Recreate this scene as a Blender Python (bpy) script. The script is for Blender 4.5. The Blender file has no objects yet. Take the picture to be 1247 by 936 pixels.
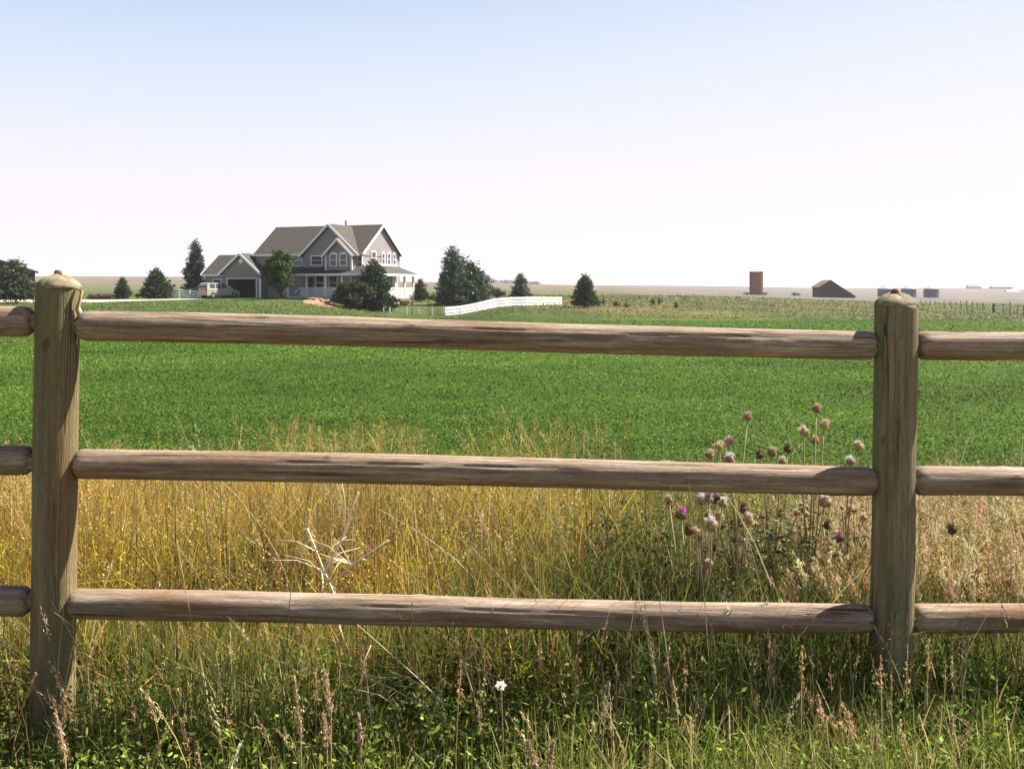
import bpy, bmesh, math, random
import numpy as np
from mathutils import Vector, Matrix, Euler
random.seed(7); rng = np.random.default_rng(11)
sc = bpy.context.scene; col = sc.collection
R = math.radians
# ------------------------------------------------------------------ camera, sky, sun, exposure
F = 1280.0; H = 1.25                       # focal length in photo pixels, eye height
cam_d = bpy.data.cameras.new('camera'); cam = bpy.data.objects.new('camera', cam_d); col.objects.link(cam)
cam.location = (0, 0, H); cam.rotation_euler = (R(90), 0, 0)
cam_d.sensor_width = 36; cam_d.lens = 36*F/1247; cam_d.shift_y = -(468-352)/1247
cam_d.clip_start = .05; cam_d.clip_end = 20000
sc.camera = cam
SUN_EL, SUN_AZ = 50, 65                    # azimuth clockwise from +Y
w = bpy.data.worlds.new('World'); sc.world = w; w.use_nodes = True
nt = w.node_tree; nt.nodes.clear()
sky = nt.nodes.new('ShaderNodeTexSky'); sky.sky_type = 'NISHITA'; sky.sun_disc = False
sky.sun_elevation = R(SUN_EL); sky.sun_rotation = R(SUN_AZ); sky.altitude = 1500
sky.air_density = 1.0; sky.dust_density = 2.2; sky.ozone_density = 1.0
# a summer haze layer whitens the sky towards the horizon, all the way round, and a little more on the sun's side
tc = nt.nodes.new('ShaderNodeTexCoord'); sp = nt.nodes.new('ShaderNodeSeparateXYZ')
nt.links.new(tc.outputs['Generated'], sp.inputs[0])
K = 6.8
def sky_ramp(stops):
    rp = nt.nodes.new('ShaderNodeValToRGB'); e = rp.color_ramp.elements; rp.color_ramp.interpolation = 'B_SPLINE'
    e[0].position, e[0].color = stops[0]; e[1].position, e[1].color = stops[-1]
    for p_, c_ in stops[1:-1]:
        q = e.new(p_); q.color = c_
    nt.links.new(sp.outputs['Z'], rp.inputs[0]); return rp.outputs[0]
hz_col = sky_ramp([(0, (1.0, .93, 1.0, 1)), (.08, (.965, .90, .985, 1)), (.16, (.84, .865, .985, 1)), (.27, (.585, .745, .955, 1)), (.6, (.26, .42, .75, 1))])
hz_fac = sky_ramp([(0, (1, 1, 1, 1)), (.27, (1, 1, 1, 1)), (.5, (0, 0, 0, 1))])
sc_ = nt.nodes.new('ShaderNodeVectorMath'); sc_.operation = 'SCALE'; sc_.inputs['Scale'].default_value = K; nt.links.new(hz_col, sc_.inputs[0])
dt = nt.nodes.new('ShaderNodeVectorMath'); dt.operation = 'DOT_PRODUCT'; nt.links.new(tc.outputs['Generated'], dt.inputs[0])
dt.inputs[1].default_value = (math.sin(R(SUN_AZ)), math.cos(R(SUN_AZ)), .25)
mr = nt.nodes.new('ShaderNodeMapRange'); mr.interpolation_type = 'SMOOTHSTEP'; mr.inputs['From Min'].default_value = .1; mr.inputs['From Max'].default_value = 1.05; mr.inputs['To Max'].default_value = .62
nt.links.new(dt.outputs['Value'], mr.inputs['Value'])
gl_ = nt.nodes.new('ShaderNodeMix'); gl_.data_type = 'RGBA'; gl_.inputs['B'].default_value = (K, K*.945, K*.99, 1)
nt.links.new(mr.outputs[0], gl_.inputs['Factor']); nt.links.new(sc_.outputs[0], gl_.inputs['A'])
mx = nt.nodes.new('ShaderNodeMix'); mx.data_type = 'RGBA'
nt.links.new(hz_fac, mx.inputs['Factor']); nt.links.new(sky.outputs[0], mx.inputs['A']); nt.links.new(gl_.outputs['Result'], mx.inputs['B'])
bg = nt.nodes.new('ShaderNodeBackground'); bg.inputs[1].default_value = 0.05
nt.links.new(mx.outputs['Result'], bg.inputs[0])
wo = nt.nodes.new('ShaderNodeOutputWorld'); nt.links.new(bg.outputs[0], wo.inputs[0])
sl = bpy.data.lights.new('sun', 'SUN'); sun = bpy.data.objects.new('sun', sl); col.objects.link(sun)
sl.energy = 5.0; sl.angle = R(.5); sl.color = (1, .94, .85)
sd = Vector((math.sin(R(SUN_AZ))*math.cos(R(SUN_EL)), math.cos(R(SUN_AZ))*math.cos(R(SUN_EL)), math.sin(R(SUN_EL))))
sun.rotation_euler = sd.to_track_quat('Z', 'Y').to_euler(); sun.location = (20, 10, 40)
vs = sc.view_settings; vs.view_transform = 'Standard'; vs.look = 'None'; vs.exposure = 1.6; vs.gamma = 1
sc.render.engine = 'CYCLES'
cy = sc.cycles; cy.max_bounces = 6; cy.diffuse_bounces = 3; cy.transmission_bounces = 4; cy.transparent_max_bounces = 8; cy.volume_bounces = 1

def P(px, py, Y):                           # photo pixel + distance -> place
    return Vector(((px-623.5)/F*Y, Y, H-(py-352)/F*Y))

# ------------------------------------------------------------------ materials
def mat(name, rough=.8):
    m = bpy.data.materials.new(name); m.use_nodes = True
    b = m.node_tree.nodes['Principled BSDF']; b.inputs['Roughness'].default_value = rough
    b.inputs['Specular IOR Level'].default_value = .15
    return m, m.node_tree, b
def N(t, k, **kw):
    n = t.nodes.new(k)
    for a, v in kw.items(): setattr(n, a, v)
    return n
def noise(t, vec, scale, detail=4, rough=.55, dist=0):
    n = N(t, 'ShaderNodeTexNoise'); n.inputs['Scale'].default_value = scale; n.inputs['Detail'].default_value = detail
    n.inputs['Roughness'].default_value = rough; n.inputs['Distortion'].default_value = dist
    if vec is not None: t.links.new(vec, n.inputs['Vector'])
    return n.outputs['Fac']
def mapping(t, scale, rnd=False):
    c = N(t, 'ShaderNodeTexCoord'); m = N(t, 'ShaderNodeMapping'); m.inputs['Scale'].default_value = scale
    t.links.new(c.outputs['Object'], m.inputs['Vector'])
    if rnd:
        oi = N(t, 'ShaderNodeObjectInfo'); ml = N(t, 'ShaderNodeMath', operation='MULTIPLY'); ml.inputs[1].default_value = 37
        t.links.new(oi.outputs['Random'], ml.inputs[0]); t.links.new(ml.outputs[0], m.inputs['Location'])
    return m.outputs['Vector']
def ramp(t, fac, stops):
    r = N(t, 'ShaderNodeValToRGB'); el = r.color_ramp.elements
    el[0].position, el[0].color = stops[0][0], (*stops[0][1], 1); el[1].position, el[1].color = stops[-1][0], (*stops[-1][1], 1)
    for p_, c_ in stops[1:-1]:
        q = el.new(p_); q.color = (*c_, 1)
    t.links.new(fac, r.inputs[0]); return r.outputs[0]
def mixc(t, fac, a, b, mode='MIX'):
    m = N(t, 'ShaderNodeMix', data_type='RGBA', blend_type=mode)
    for s, v in (('Factor', fac), ('A', a), ('B', b)):
        if isinstance(v, (int, float)): m.inputs[s].default_value = v
        elif isinstance(v, tuple): m.inputs[s].default_value = (*v, 1)
        else: t.links.new(v, m.inputs[s])
    return m.outputs['Result']
def bump(t, b, h, strength=.3, dist=.01):
    n = N(t, 'ShaderNodeBump'); n.inputs['Strength'].default_value = strength; n.inputs['Distance'].default_value = dist
    t.links.new(h, n.inputs['Height']); t.links.new(n.outputs[0], b.inputs['Normal'])

def simple(name, c, var=.25, scale=6, rough=.8, bumpd=0, stretch=(1, 1, 1), metal=0):
    m, t, b = mat(name, rough); v = mapping(t, stretch, True)
    f = noise(t, v, scale, 5); k_ = .74 if max(c) < .7 else .95; c = tuple(x*k_ for x in c)
    lo = tuple(x*(1-var) for x in c); hi = tuple(min(1, x*(1+var)) for x in c)
    t.links.new(ramp(t, f, [(.3, lo), (.7, hi)]), b.inputs['Base Color'])
    b.inputs['Metallic'].default_value = metal
    if bumpd: bump(t, b, f, .5, bumpd)
    return m
def foliage(name, trans=.35, rough=.55, sc_=1.0):
    """leaf material: colour from the per-leaf attribute, light passes through the blade"""
    m, t, b = mat(name, rough); at = N(t, 'ShaderNodeAttribute', attribute_name='tint')
    c = mixc(t, 1.0, at.outputs['Color'], (.76, .76, .76), 'MULTIPLY')
    if sc_ != 1: c = mixc(t, 1.0, c, (sc_, sc_, sc_), 'MULTIPLY')
    t.links.new(c, b.inputs['Base Color']); b.inputs['Specular IOR Level'].default_value = .2
    tr = N(t, 'ShaderNodeBsdfTranslucent'); t.links.new(c, tr.inputs['Color'])
    ms = N(t, 'ShaderNodeMixShader'); ms.inputs[0].default_value = trans
    t.links.new(b.outputs[0], ms.inputs[1]); t.links.new(tr.outputs[0], ms.inputs[2])
    t.links.new(ms.outputs[0], t.nodes['Material Output'].inputs['Surface'])
    return m
def wood(name, axis, c_lo, c_mid, c_hi, red, patch, green=None):
    m, t, b = mat(name, .75)
    def v(a, o): s = [o, o, o]; s[axis] = a; return mapping(t, s, True)
    g = noise(t, v(3.2, 62), 1.0, 7, .7, .25)            # grain
    colr = ramp(t, g, [(.28, c_lo), (.5, c_mid), (.72, c_hi)])
    st = noise(t, v(1.2, 7), 1.0, 4, .6, .6)             # broad stains
    colr = mixc(t, ramp(t, st, [(.50, (0, 0, 0)), (.68, (patch, patch, patch))]), colr, red)
    if green:
        gn = noise(t, v(1.0, 9), 1.4, 5, .6)
        colr = mixc(t, ramp(t, gn, [(.42, (0, 0, 0)), (.6, (.6, .6, .6))]), colr, green)
    ck = noise(t, v(.9, 38), 1.0, 2, .4, .15)            # drying checks: thin dark lines along the grain
    ckl = ramp(t, ck, [(.484, (0, 0, 0)), (.496, (1, 1, 1)), (.504, (1, 1, 1)), (.516, (0, 0, 0))])
    pt = ramp(t, noise(t, v(.8, 5), 1.3, 2), [(.48, (0, 0, 0)), (.6, (.8, .8, .8))])
    ckl = mixc(t, 1.0, ckl, pt, 'MULTIPLY')
    colr = mixc(t, ckl, colr, tuple(x*.28 for x in c_lo))
    vo = N(t, 'ShaderNodeTexVoronoi'); vo.inputs['Scale'].default_value = 1; t.links.new(v(5, 11), vo.inputs['Vector'])
    kn = ramp(t, vo.outputs['Distance'], [(.0, (.9, .9, .9)), (.09, (.75, .75, .75)), (.16, (0, 0, 0))])
    sel = ramp(t, noise(t, v(3, 5), 1.7, 1), [(.55, (0, 0, 0)), (.58, (1, 1, 1))])
    colr = mixc(t, mixc(t, 1.0, kn, sel, 'MULTIPLY'), colr, tuple(x*.45 for x in red))
    fl = noise(t, v(45, 210), 1.0, 4, .7)
    colr = mixc(t, .5, colr, ramp(t, fl, [(.3, (.5, .5, .5)), (.7, (1.4, 1.4, 1.4))]), 'MULTIPLY')
    t.links.new(colr, b.inputs['Base Color'])
    hh = N(t, 'ShaderNodeMath', operation='SUBTRACT'); t.links.new(g, hh.inputs[0]); t.links.new(ckl, hh.inputs[1])
    h2 = N(t, 'ShaderNodeMath', operation='MULTIPLY_ADD'); t.links.new(fl, h2.inputs[0]); h2.inputs[1].default_value = .5; t.links.new(hh.outputs[0], h2.inputs[2])
    bump(t, b, h2.outputs[0], .8, .004); b.inputs['Specular IOR Level'].default_value = .12
    return m

M = {}
M['rail'] = wood('weathered_rail_wood', 0, (.10, .066, .036), (.26, .19, .135), (.47, .38, .295), (.17, .080, .030), .7)
M['post'] = wood('treated_post_wood', 2, (.085, .068, .038), (.20, .165, .095), (.31, .26, .155), (.20, .10, .045), .7, (.105, .12, .05))
M['post_top'] = simple('cut_post_top', (.24, .20, .12), .5, 28, .8, .002)
M['splinter'] = simple('split_wood', (.48, .27, .14), .35, 60, .7)
M['dry'] = simple('bleached_twig', (.62, .49, .35), .25, 40, .7)
M['branch'] = simple('sun_bleached_wood', (.74, .63, .48), .12, 40, .7)
M['tanstalk'] = simple('dry_stalk', (.42, .31, .17), .3, 40, .8)
M['bark'] = simple('bark', (.12, .09, .065), .4, 8, .9, .02)
M['siding'] = simple('taupe_siding', (.36, .305, .30), .07, 3, .75)
M['siding_garage'] = simple('garage_siding', (.30, .27, .26), .07, 3, .75)
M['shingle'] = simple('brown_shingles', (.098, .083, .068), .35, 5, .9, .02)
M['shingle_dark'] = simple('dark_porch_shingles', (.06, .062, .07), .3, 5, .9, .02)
M['trim'] = simple('white_trim', (.78, .77, .75), .05, 4, .6)
M['lattice'] = simple('pale_lattice', (.58, .56, .55), .12, 9, .7)
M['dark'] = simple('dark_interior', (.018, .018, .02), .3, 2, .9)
M['white_board'] = simple('white_fence_paint', (.88, .87, .85), .06, 3, .55)
M['rust'] = simple('red_silo_tile', (.30, .085, .05), .3, 2, .85, .01)
M['barnwood'] = simple('dark_barn_wood', (.038, .033, .032), .35, 3, .9, .01)
M['barnroof'] = simple('grey_barn_roof', (.27, .24, .23), .25, 2, .85)
M['steel'] = simple('galvanised_bin_wall', (.10, .115, .135), .2, 3, .5)
M['steelroof'] = simple('galvanised_bin_roof', (.50, .50, .51), .1, 3, .5)
M['farwall'] = simple('far_wall', (.35, .25, .22), .2, 1, .9)
M['farroof'] = simple('far_roof', (.42, .43, .46), .1, 1, .8)
M['gravel'] = simple('pale_gravel', (.50, .43, .38), .18, 3, .95)
M['soil'] = simple('bare_orange_soil', (.42, .26, .15), .35, 1.5, .95, .05)
M['timber'] = simple('old_timber', (.22, .13, .095), .4, 3, .9)
M['greypost'] = simple('old_fence_post', (.24, .20, .16), .3, 4, .9)
M['wire'] = simple('fence_wire', (.30, .29, .27), .1, 3, .5)
M['rubber'] = simple('tyre_rubber', (.02, .02, .02), .2, 8, .9)
M['alloy'] = simple('wheel_metal', (.55, .55, .56), .08, 5, .35, metal=.6)
M['champagne'] = simple('champagne_car_paint', (.52, .46, .39), .04, 2, .25)
M['greycar'] = simple('grey_car_paint', (.16, .17, .19), .04, 2, .25)
M['redlamp'] = simple('tail_lamp', (.45, .03, .02), .1, 4, .3)
M['petal_w'] = simple('white_petals', (.80, .78, .74), .08, 20, .7)
m_, t_, b_ = mat('window_glass', .06); b_.inputs['Base Color'].default_value = (.05, .065, .08, 1); b_.inputs['Specular IOR Level'].default_value = .6; M['glass'] = m_
t_ = M['petal_w'].node_tree; tr_ = N(t_, 'ShaderNodeBsdfTranslucent'); tr_.inputs['Color'].default_value = (.9, .88, .84, 1); ms_ = N(t_, 'ShaderNodeMixShader'); ms_.inputs[0].default_value = .55
t_.links.new(t_.nodes['Principled BSDF'].outputs[0], ms_.inputs[1]); t_.links.new(tr_.outputs[0], ms_.inputs[2]); t_.links.new(ms_.outputs[0], t_.nodes['Material Output'].inputs['Surface'])
M['leaf'] = foliage('leaf', .34, .8); M['grass'] = foliage('grass_blade', .38); M['needle'] = foliage('needles', .15, .7)
M['seed'] = foliage('seed_head', .3, .9)

# ------------------------------------------------------------------ object helpers
def tag(o, label=None, cat=None, group=None, kind=None):
    if label: o['label'] = label
    if cat: o['category'] = cat
    if group: o['group'] = group
    if kind: o['kind'] = kind
    return o
def link(o, parent=None):
    col.objects.link(o)
    if parent is not None: o.parent = parent
    return o
def thing(name, label, cat, loc=(0, 0, 0), rz=0, group=None):
    o = bpy.data.objects.new(name, None); o.empty_display_size = .1; o.location = loc; o.rotation_euler = (0, 0, rz)
    return tag(link(o), label, cat, group)
def npmesh(name, V, Fq, m, parent=None, tint=None, smooth=False):
    """V (n,3), Fq (k,4) quads or (k,3) triangles as arrays"""
    V = np.asarray(V, np.float32); Fq = np.asarray(Fq, np.int32); k, s = Fq.shape
    me = bpy.data.meshes.new(name); me.vertices.add(len(V)); me.vertices.foreach_set('co', V.ravel())
    me.loops.add(k*s); me.loops.foreach_set('vertex_index', Fq.ravel())
    me.polygons.add(k); me.polygons.foreach_set('loop_start', np.arange(0, k*s, s, dtype=np.int32))
    if smooth: me.polygons.foreach_set('use_smooth', np.ones(k, bool))
    if tint is not None:
        a = me.color_attributes.new('tint', 'FLOAT_COLOR', 'POINT')
        a.data.foreach_set('color', np.concatenate([tint, np.ones((len(V), 1))], 1).astype(np.float32).ravel())
    me.materials.append(m); me.update(calc_edges=True); me.validate()
    return link(bpy.data.objects.new(name, me), parent)
class MB:
    """collects faces; build() links them as ONE mesh object"""
    def __init__(s): s.v = []; s.f = []
    def poly(s, vs, fs):
        o = len(s.v); s.v += [tuple(q) for q in vs]; s.f += [tuple(i+o for i in f) for f in fs]; return s
    def box(s, a, b):
        x0, y0, z0 = a; x1, y1, z1 = b
        return s.poly([(x0, y0, z0), (x1, y0, z0), (x1, y1, z0), (x0, y1, z0), (x0, y0, z1), (x1, y0, z1), (x1, y1, z1), (x0, y1, z1)],
                      [(3, 2, 1, 0), (4, 5, 6, 7), (0, 1, 5, 4), (1, 2, 6, 5), (2, 3, 7, 6), (3, 0, 4, 7)])
    def slab(s, q, th):
        """quad/tri q thickened downwards along its normal"""
        q = [Vector(p) for p in q]; n = (q[1]-q[0]).cross(q[2]-q[0]).normalized()
        if n.z < 0: q.reverse(); n = -n
        k = len(q); b = [p-n*th for p in q]
        return s.poly(q+b, [tuple(range(k)), tuple(range(2*k-1, k-1, -1))]+[(i, k+i, k+(i+1) % k, (i+1) % k) for i in range(k)])
    def beam(s, a, b, w_, h_=None):
        a, b = Vector(a), Vector(b); h_ = h_ or w_; d = (b-a).normalized()
        up = Vector((0, 0, 1)) if abs(d.z) < .95 else Vector((0, 1, 0))
        x = d.cross(up).normalized()*w_/2; y = x.cross(d).normalized()*h_/2
        vs_ = [a-x-y, a+x-y, a+x+y, a-x+y, b-x-y, b+x-y, b+x+y, b-x+y]
        return s.poly(vs_, [(0, 1, 2, 3), (7, 6, 5, 4), (0, 4, 5, 1), (1, 5, 6, 2), (2, 6, 7, 3), (3, 7, 4, 0)])
    def tube(s, pts, rad, n=8, cap=True):
        pts = [Vector(p) for p in pts]; o = len(s.v)
        if isinstance(rad, (int, float)): rad = [rad]*len(pts)
        for i, p in enumerate(pts):
            d = (pts[min(i+1, len(pts)-1)]-pts[max(i-1, 0)]).normalized()
            up = Vector((0, 0, 1)) if abs(d.z) < .9 else Vector((1, 0, 0))
            x = d.cross(up).normalized(); y = x.cross(d).normalized()
            for j in range(n):
                a = 2*math.pi*j/n; s.v.append(tuple(p+(x*math.cos(a)+y*math.sin(a))*rad[i]))
        for i in range(len(pts)-1):
            for j in range(n):
                k = (j+1) % n; s.f.append((o+i*n+j, o+i*n+k, o+(i+1)*n+k, o+(i+1)*n+j))
        if cap:
            s.f.append(tuple(o+j for j in range(n))[::-1]); e_ = o+(len(pts)-1)*n; s.f.append(tuple(e_+j for j in range(n)))
        return s
    def lathe(s, prof, n=24, c=(0, 0, 0)):
        o = len(s.v)
        for r_, z_ in prof:
            for j in range(n):
                a = 2*math.pi*j/n; s.v.append((c[0]+r_*math.cos(a), c[1]+r_*math.sin(a), c[2]+z_))
        for i in range(len(prof)-1):
            for j in range(n):
                k = (j+1) % n; s.f.append((o+i*n+j, o+i*n+k, o+(i+1)*n+k, o+(i+1)*n+j))
        s.f.append(tuple(o+j for j in range(n))[::-1]); e_ = o+(len(prof)-1)*n; s.f.append(tuple(e_+j for j in range(n)))
        return s
    def build(s, name, m, parent=None, smooth=False):
        me = bpy.data.meshes.new(name); me.from_pydata(s.v, [], s.f); me.materials.append(m)
        bm = bmesh.new(); bm.from_mesh(me); bmesh.ops.recalc_face_normals(bm, faces=bm.faces); bm.to_mesh(me); bm.free()
        if smooth: me.polygons.foreach_set('use_smooth', [True]*len(me.polygons))
        return link(bpy.data.objects.new(name, me), parent)

# ------------------------------------------------------------------ terrain
PXC = [-1500, 0, 130, 250, 340, 400, 440, 500, 560, 620, 700, 850, 1000, 1120, 1247, 2800]
TAB = {
 -60: [0]*16, 9: [0]*16, 25: [-.3]*16, 60: [-.95]*16,
 84: [-1.2, -1.1, -1.05, -1.0, -1.0, -1.2, -1.3, -1.4, -1.45, -1.4, -1.4, -1.4, -1.45, -1.5, -1.5, -1.5],
 92: [-.9, -.85, -.85, -.85, -.8, -1.05, -1.2, -1.35, -1.4, -1.35, -1.45, -1.5, -1.5, -1.55, -1.6, -1.6],
 100: [-.3, -.3, -.3, -.3, -.4, -.8, -1.15, -1.4, -1.5, -1.0, -1.0, -1.2, -1.35, -1.6, -1.7, -1.7],
 108: [.0, .0, .0, .05, .15, -.1, -.95, -1.3, -1.3, -.6, -.75, -.9, -1.2, -1.6, -1.75, -1.75],
 118: [.05, .05, .05, .2, .35, .35, -.2, -.7, -.8, -.45, -.6, -.75, -1.1, -1.6, -1.75, -1.75],
 135: [.1, .1, .1, .3, .35, .3, .25, -.1, -.2, -.1, -.2, -.6, -1.0, -1.6, -1.8, -1.8],
 200: [.6, .5, .5, .4, .3, .3, .3, .2, .1, .0, .0, -.1, -.9, -1.6, -1.9, -1.9],
 300: [.9, .9, .9, .8, .8, .5, .5, .4, .3, .3, .2, -.2, -1.1, -1.7, -2.0, -2.0],
 450: [2.2, 2.2, 2.2, 2.2, 2.2, 2.4, 2, 2, 1.6, 1.3, 1.0, -.4, -1.4, -2.2, -2.5, -2.5],
 900: [9, 9, 9, 9, 8.5, 8, 7.5, 6.5, 6, 5, 3.5, 1.8, 0, -.8, -1.0, -1.0],
 1400: [19, 18.7, 18.4, 17.8, 16, 14, 12.6, 11, 10.6, 8.8, 7.0, 5.9, 3.0, 3.4, 2.6, 2.5],
 2500: [16, 16, 16, 15, 13, 12, 11, 9, 8, 6, 6, 5, 3, 3, 2.5, 2.5],
 9000: [2]*16,
}
GPX = np.linspace(-1500, 2800, 431)
YS = np.concatenate([np.linspace(-60, 20, 41), np.exp(np.linspace(math.log(20), math.log(9000), 340))[1:]])
def lY(y): return np.where(y > 20, 20+20*np.log(np.maximum(y, 20)/20), y)
_k = sorted(TAB); _rows = np.array([np.interp(GPX, PXC, TAB[k]) for k in _k])
_lk = lY(np.array(_k, float)); _ly = lY(YS)
GZ = np.stack([np.interp(_ly, _lk, _rows[:, j]) for j in range(len(GPX))], 1)
def blur(a, n, ax):
    k = np.exp(-np.linspace(-2, 2, 2*n+1)**2); k /= k.sum()
    pad = [(0, 0), (0, 0)]; pad[ax] = (n, n); b = np.pad(a, pad, mode='edge')
    return np.apply_along_axis(lambda r_: np.convolve(r_, k, 'valid'), ax, b)
GZ = blur(blur(GZ, 3, 1), 2, 0)
def zt(X, Y):
    X = np.asarray(X, float); Y = np.asarray(Y, float)
    px = np.clip(623.5+F*X/np.maximum(Y, 20), GPX[0], GPX[-1]-1e-3)
    i = (px-GPX[0])/(GPX[1]-GPX[0]); i0 = i.astype(int); fi = i-i0
    jj = np.clip(np.interp(lY(Y), _ly, np.arange(len(YS))), 0, len(YS)-1.001); j0 = jj.astype(int); fj = jj-j0
    return (GZ[j0, i0]*(1-fi)+GZ[j0, i0+1]*fi)*(1-fj)+(GZ[j0+1, i0]*(1-fi)+GZ[j0+1, i0+1]*fi)*fj
def z1(x, y): return float(zt(np.array([x]), np.array([y]))[0])
def G(px, Y):                                # point on the ground
    x = (px-623.5)/F*Y; return Vector((x, Y, z1(x, Y)))

def mixw(c, d, w_): return c*(1-w_[..., None])+np.array(d)*w_[..., None]
def sst(a, b, x): t_ = np.clip((x-a)/(b-a), 0, 1); return t_*t_*(3-2*t_)
# ground sheet
gy, gx = np.meshgrid(YS, GPX[::2], indexing='ij')
GX = (gx-623.5)/F*np.maximum(gy, 20); V = np.stack([GX, gy, GZ[:, ::2]], -1)
wob = 3*np.sin(GX*.11)+2*np.sin(GX*.037+1)
c = np.zeros(V.shape)+np.array((.19, .165, .07))
c = mixw(c, (.045, .085, .012), sst(5.5, 8.0, gy+.25*np.sin(GX*1.3)))
c = mixw(c, (.075, .115, .028), sst(84, 90, gy)*(gx < 1400)*(1-sst(430, 470, gx)))
c = mixw(c, (.095, .12, .035), sst(94, 99, gy+wob)*sst(430, 470, gx))
c = mixw(c, (.135, .125, .05), sst(104, 112, gy+wob*1.3)*sst(540, 600, gx)*(1-sst(150, 240, gy)))
c = mixw(c, (.085, .13, .035), sst(116, 124, gy+wob)*(1-sst(135, 160, gy+wob))*sst(1000, 1100, gx))
c = mixw(c, (.10, .13, .045), sst(150, 250, gy))
c = mixw(c, (.165, .135, .10), sst(230, 420, gy)*(1-sst(560, 700, gx)*.0)*sst(330, 520, gy+(gx-200)*.5))
c = mixw(c, (.175, .155, .15), sst(210, 260, gy)*sst(700, 900, gx))
c = mixw(c, (.11, .13, .06), sst(250, 300, gy)*(1-sst(390, 430, gy))*(1-sst(330, 520, gx)))
c = mixw(c, (.15, .145, .10), sst(1000, 1150, gy)*sst(800, 900, gx)*.6)
c = mixw(c, (.24, .23, .07), sst(1110, 1150, gx)*sst(22, 22.8, gy)*(1-sst(24.8, 25.6, gy)))
nr, nc = GX.shape; idx = np.arange(nr*nc).reshape(nr, nc)
Q = np.stack([idx[:-1, :-1], idx[:-1, 1:], idx[1:, 1:], idx[1:, :-1]], -1).reshape(-1, 4)
m_, t_, b_ = mat('ground', .95)
at = N(t_, 'ShaderNodeAttribute', attribute_name='tint'); tcn = N(t_, 'ShaderNodeTexCoord')
n1 = noise(t_, tcn.outputs['Object'], .055, 6, .65); n2 = noise(t_, tcn.outputs['Object'], .9, 8, .7); n3 = noise(t_, tcn.outputs['Object'], .006, 4, .6)
cc = mixc(t_, 1.0, mixc(t_, 1.0, at.outputs['Color'], (.72, .72, .72), 'MULTIPLY'), ramp(t_, n2, [(.3, (.45, .5, .5)), (.7, (1.5, 1.45, 1.4))]), 'MULTIPLY')
cc = mixc(t_, .8, cc, ramp(t_, n1, [(.38, (.60, .78, .66)), (.62, (1.4, 1.2, 1.2))]), 'MULTIPLY')
cc = mixc(t_, .7, cc, ramp(t_, n3, [(.35, (.8, .88, .85)), (.65, (1.18, 1.1, 1.1))]), 'MULTIPLY')
t_.links.new(cc, b_.inputs['Base Color']); bump(t_, b_, n2, .6, .12); b_.inputs['Specular IOR Level'].default_value = .05
tag(npmesh('ground', V.reshape(-1, 3), Q, m_, tint=c.reshape(-1, 3), smooth=True), kind='structure')

def strip(name, xs, y0f, y1f, m, up=.03, ny=10, kind='structure'):
    vs_ = []; 
    for x in xs:
        for k in range(ny+1):
            y = y0f(x)+(y1f(x)-y0f(x))*k/ny; vs_.append((x, y, z1(x, y)+up))
    f = [(i*(ny+1)+k, (i+1)*(ny+1)+k, (i+1)*(ny+1)+k+1, i*(ny+1)+k+1) for i in range(len(xs)-1) for k in range(ny)]
    return tag(npmesh(name, vs_, f, m, smooth=True), kind=kind)
strip('gravel_drive', np.linspace(-110, -33.5, 80), lambda x: 103.5+.25*math.sin(x*.5)+(max(0, x+44)*.95), lambda x: 117+(-(x+55)*.02)+(0 if x < -40 else (x+40)*.3), M['gravel'])

# ------------------------------------------------------------------ vegetation primitives
def ribbons(Pr, az, h, lean, wd, c0, c1, segs=4, face=None, tip=.12):
    """N bent grass blades. returns verts, quads, tint"""
    n = len(Pr); t = np.linspace(0, 1, segs+1)[None, :]
    d = np.stack([np.cos(az), np.sin(az)], -1)
    off = (lean*h)[:, None]*t**2
    z = h[:, None]*(t-.38*np.clip(lean, 0, 1.6)[:, None]**2*t**2)
    C = np.zeros((n, segs+1, 3)); C[..., :2] = Pr[:, None, :2]+d[:, None, :]*off[..., None]; C[..., 2] = Pr[:, None, 2]+z
    fa = rng.uniform(0, np.pi, n) if face is None else face
    wv = np.stack([np.cos(fa), np.sin(fa), np.zeros(n)], -1)
    prof = (1-t**1.6)*(1-tip)+tip
    hw = (wd[:, None]*prof*.5)[..., None]*wv[:, None, :]
    V_ = np.stack([C-hw, C+hw], 2).reshape(-1, 3)
    b_0 = (np.arange(n)*(segs+1)*2)[:, None]+np.arange(segs)[None, :]*2
    q = np.stack([b_0, b_0+1, b_0+3, b_0+2], -1).reshape(-1, 4)
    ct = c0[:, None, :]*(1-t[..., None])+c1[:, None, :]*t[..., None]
    tint = np.repeat(ct[:, :, None, :], 2, 2).reshape(-1, 3)
    return V_, q, tint
def leaves(C, L, W, c, up=.35, dirs=None, flat=0):
    """N leaf quads (diamond) at C"""
    n = len(C); a = rng.normal(size=(n, 3)) if dirs is None else dirs+rng.normal(size=(n, 3))*.45
    a[:, 2] = a[:, 2]*(1-up)+up*.3; a /= np.linalg.norm(a, axis=1)[:, None]
    rv = rng.normal(size=(n, 3))*(1-flat); rv[:, 2] += flat*1.6
    b = np.cross(a, rv); b /= np.linalg.norm(b, axis=1)[:, None]
    L = np.broadcast_to(L, (n,))[:, None]; W = np.broadcast_to(W, (n,))[:, None]
    V_ = np.stack([C-a*L*.5, C+b*W*.5, C+a*L*.5, C-b*W*.5], 1).reshape(-1, 3)
    return V_, np.arange(n*4).reshape(-1, 4), np.repeat(c, 4, 0)
def merge(parts):
    o = 0; Vs, Qs, Ts = [], [], []
    for v_, q_, t__ in parts: Vs.append(v_); Qs.append(q_+o); Ts.append(t__); o += len(v_)
    return np.concatenate(Vs), np.concatenate(Qs), np.concatenate(Ts)
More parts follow.
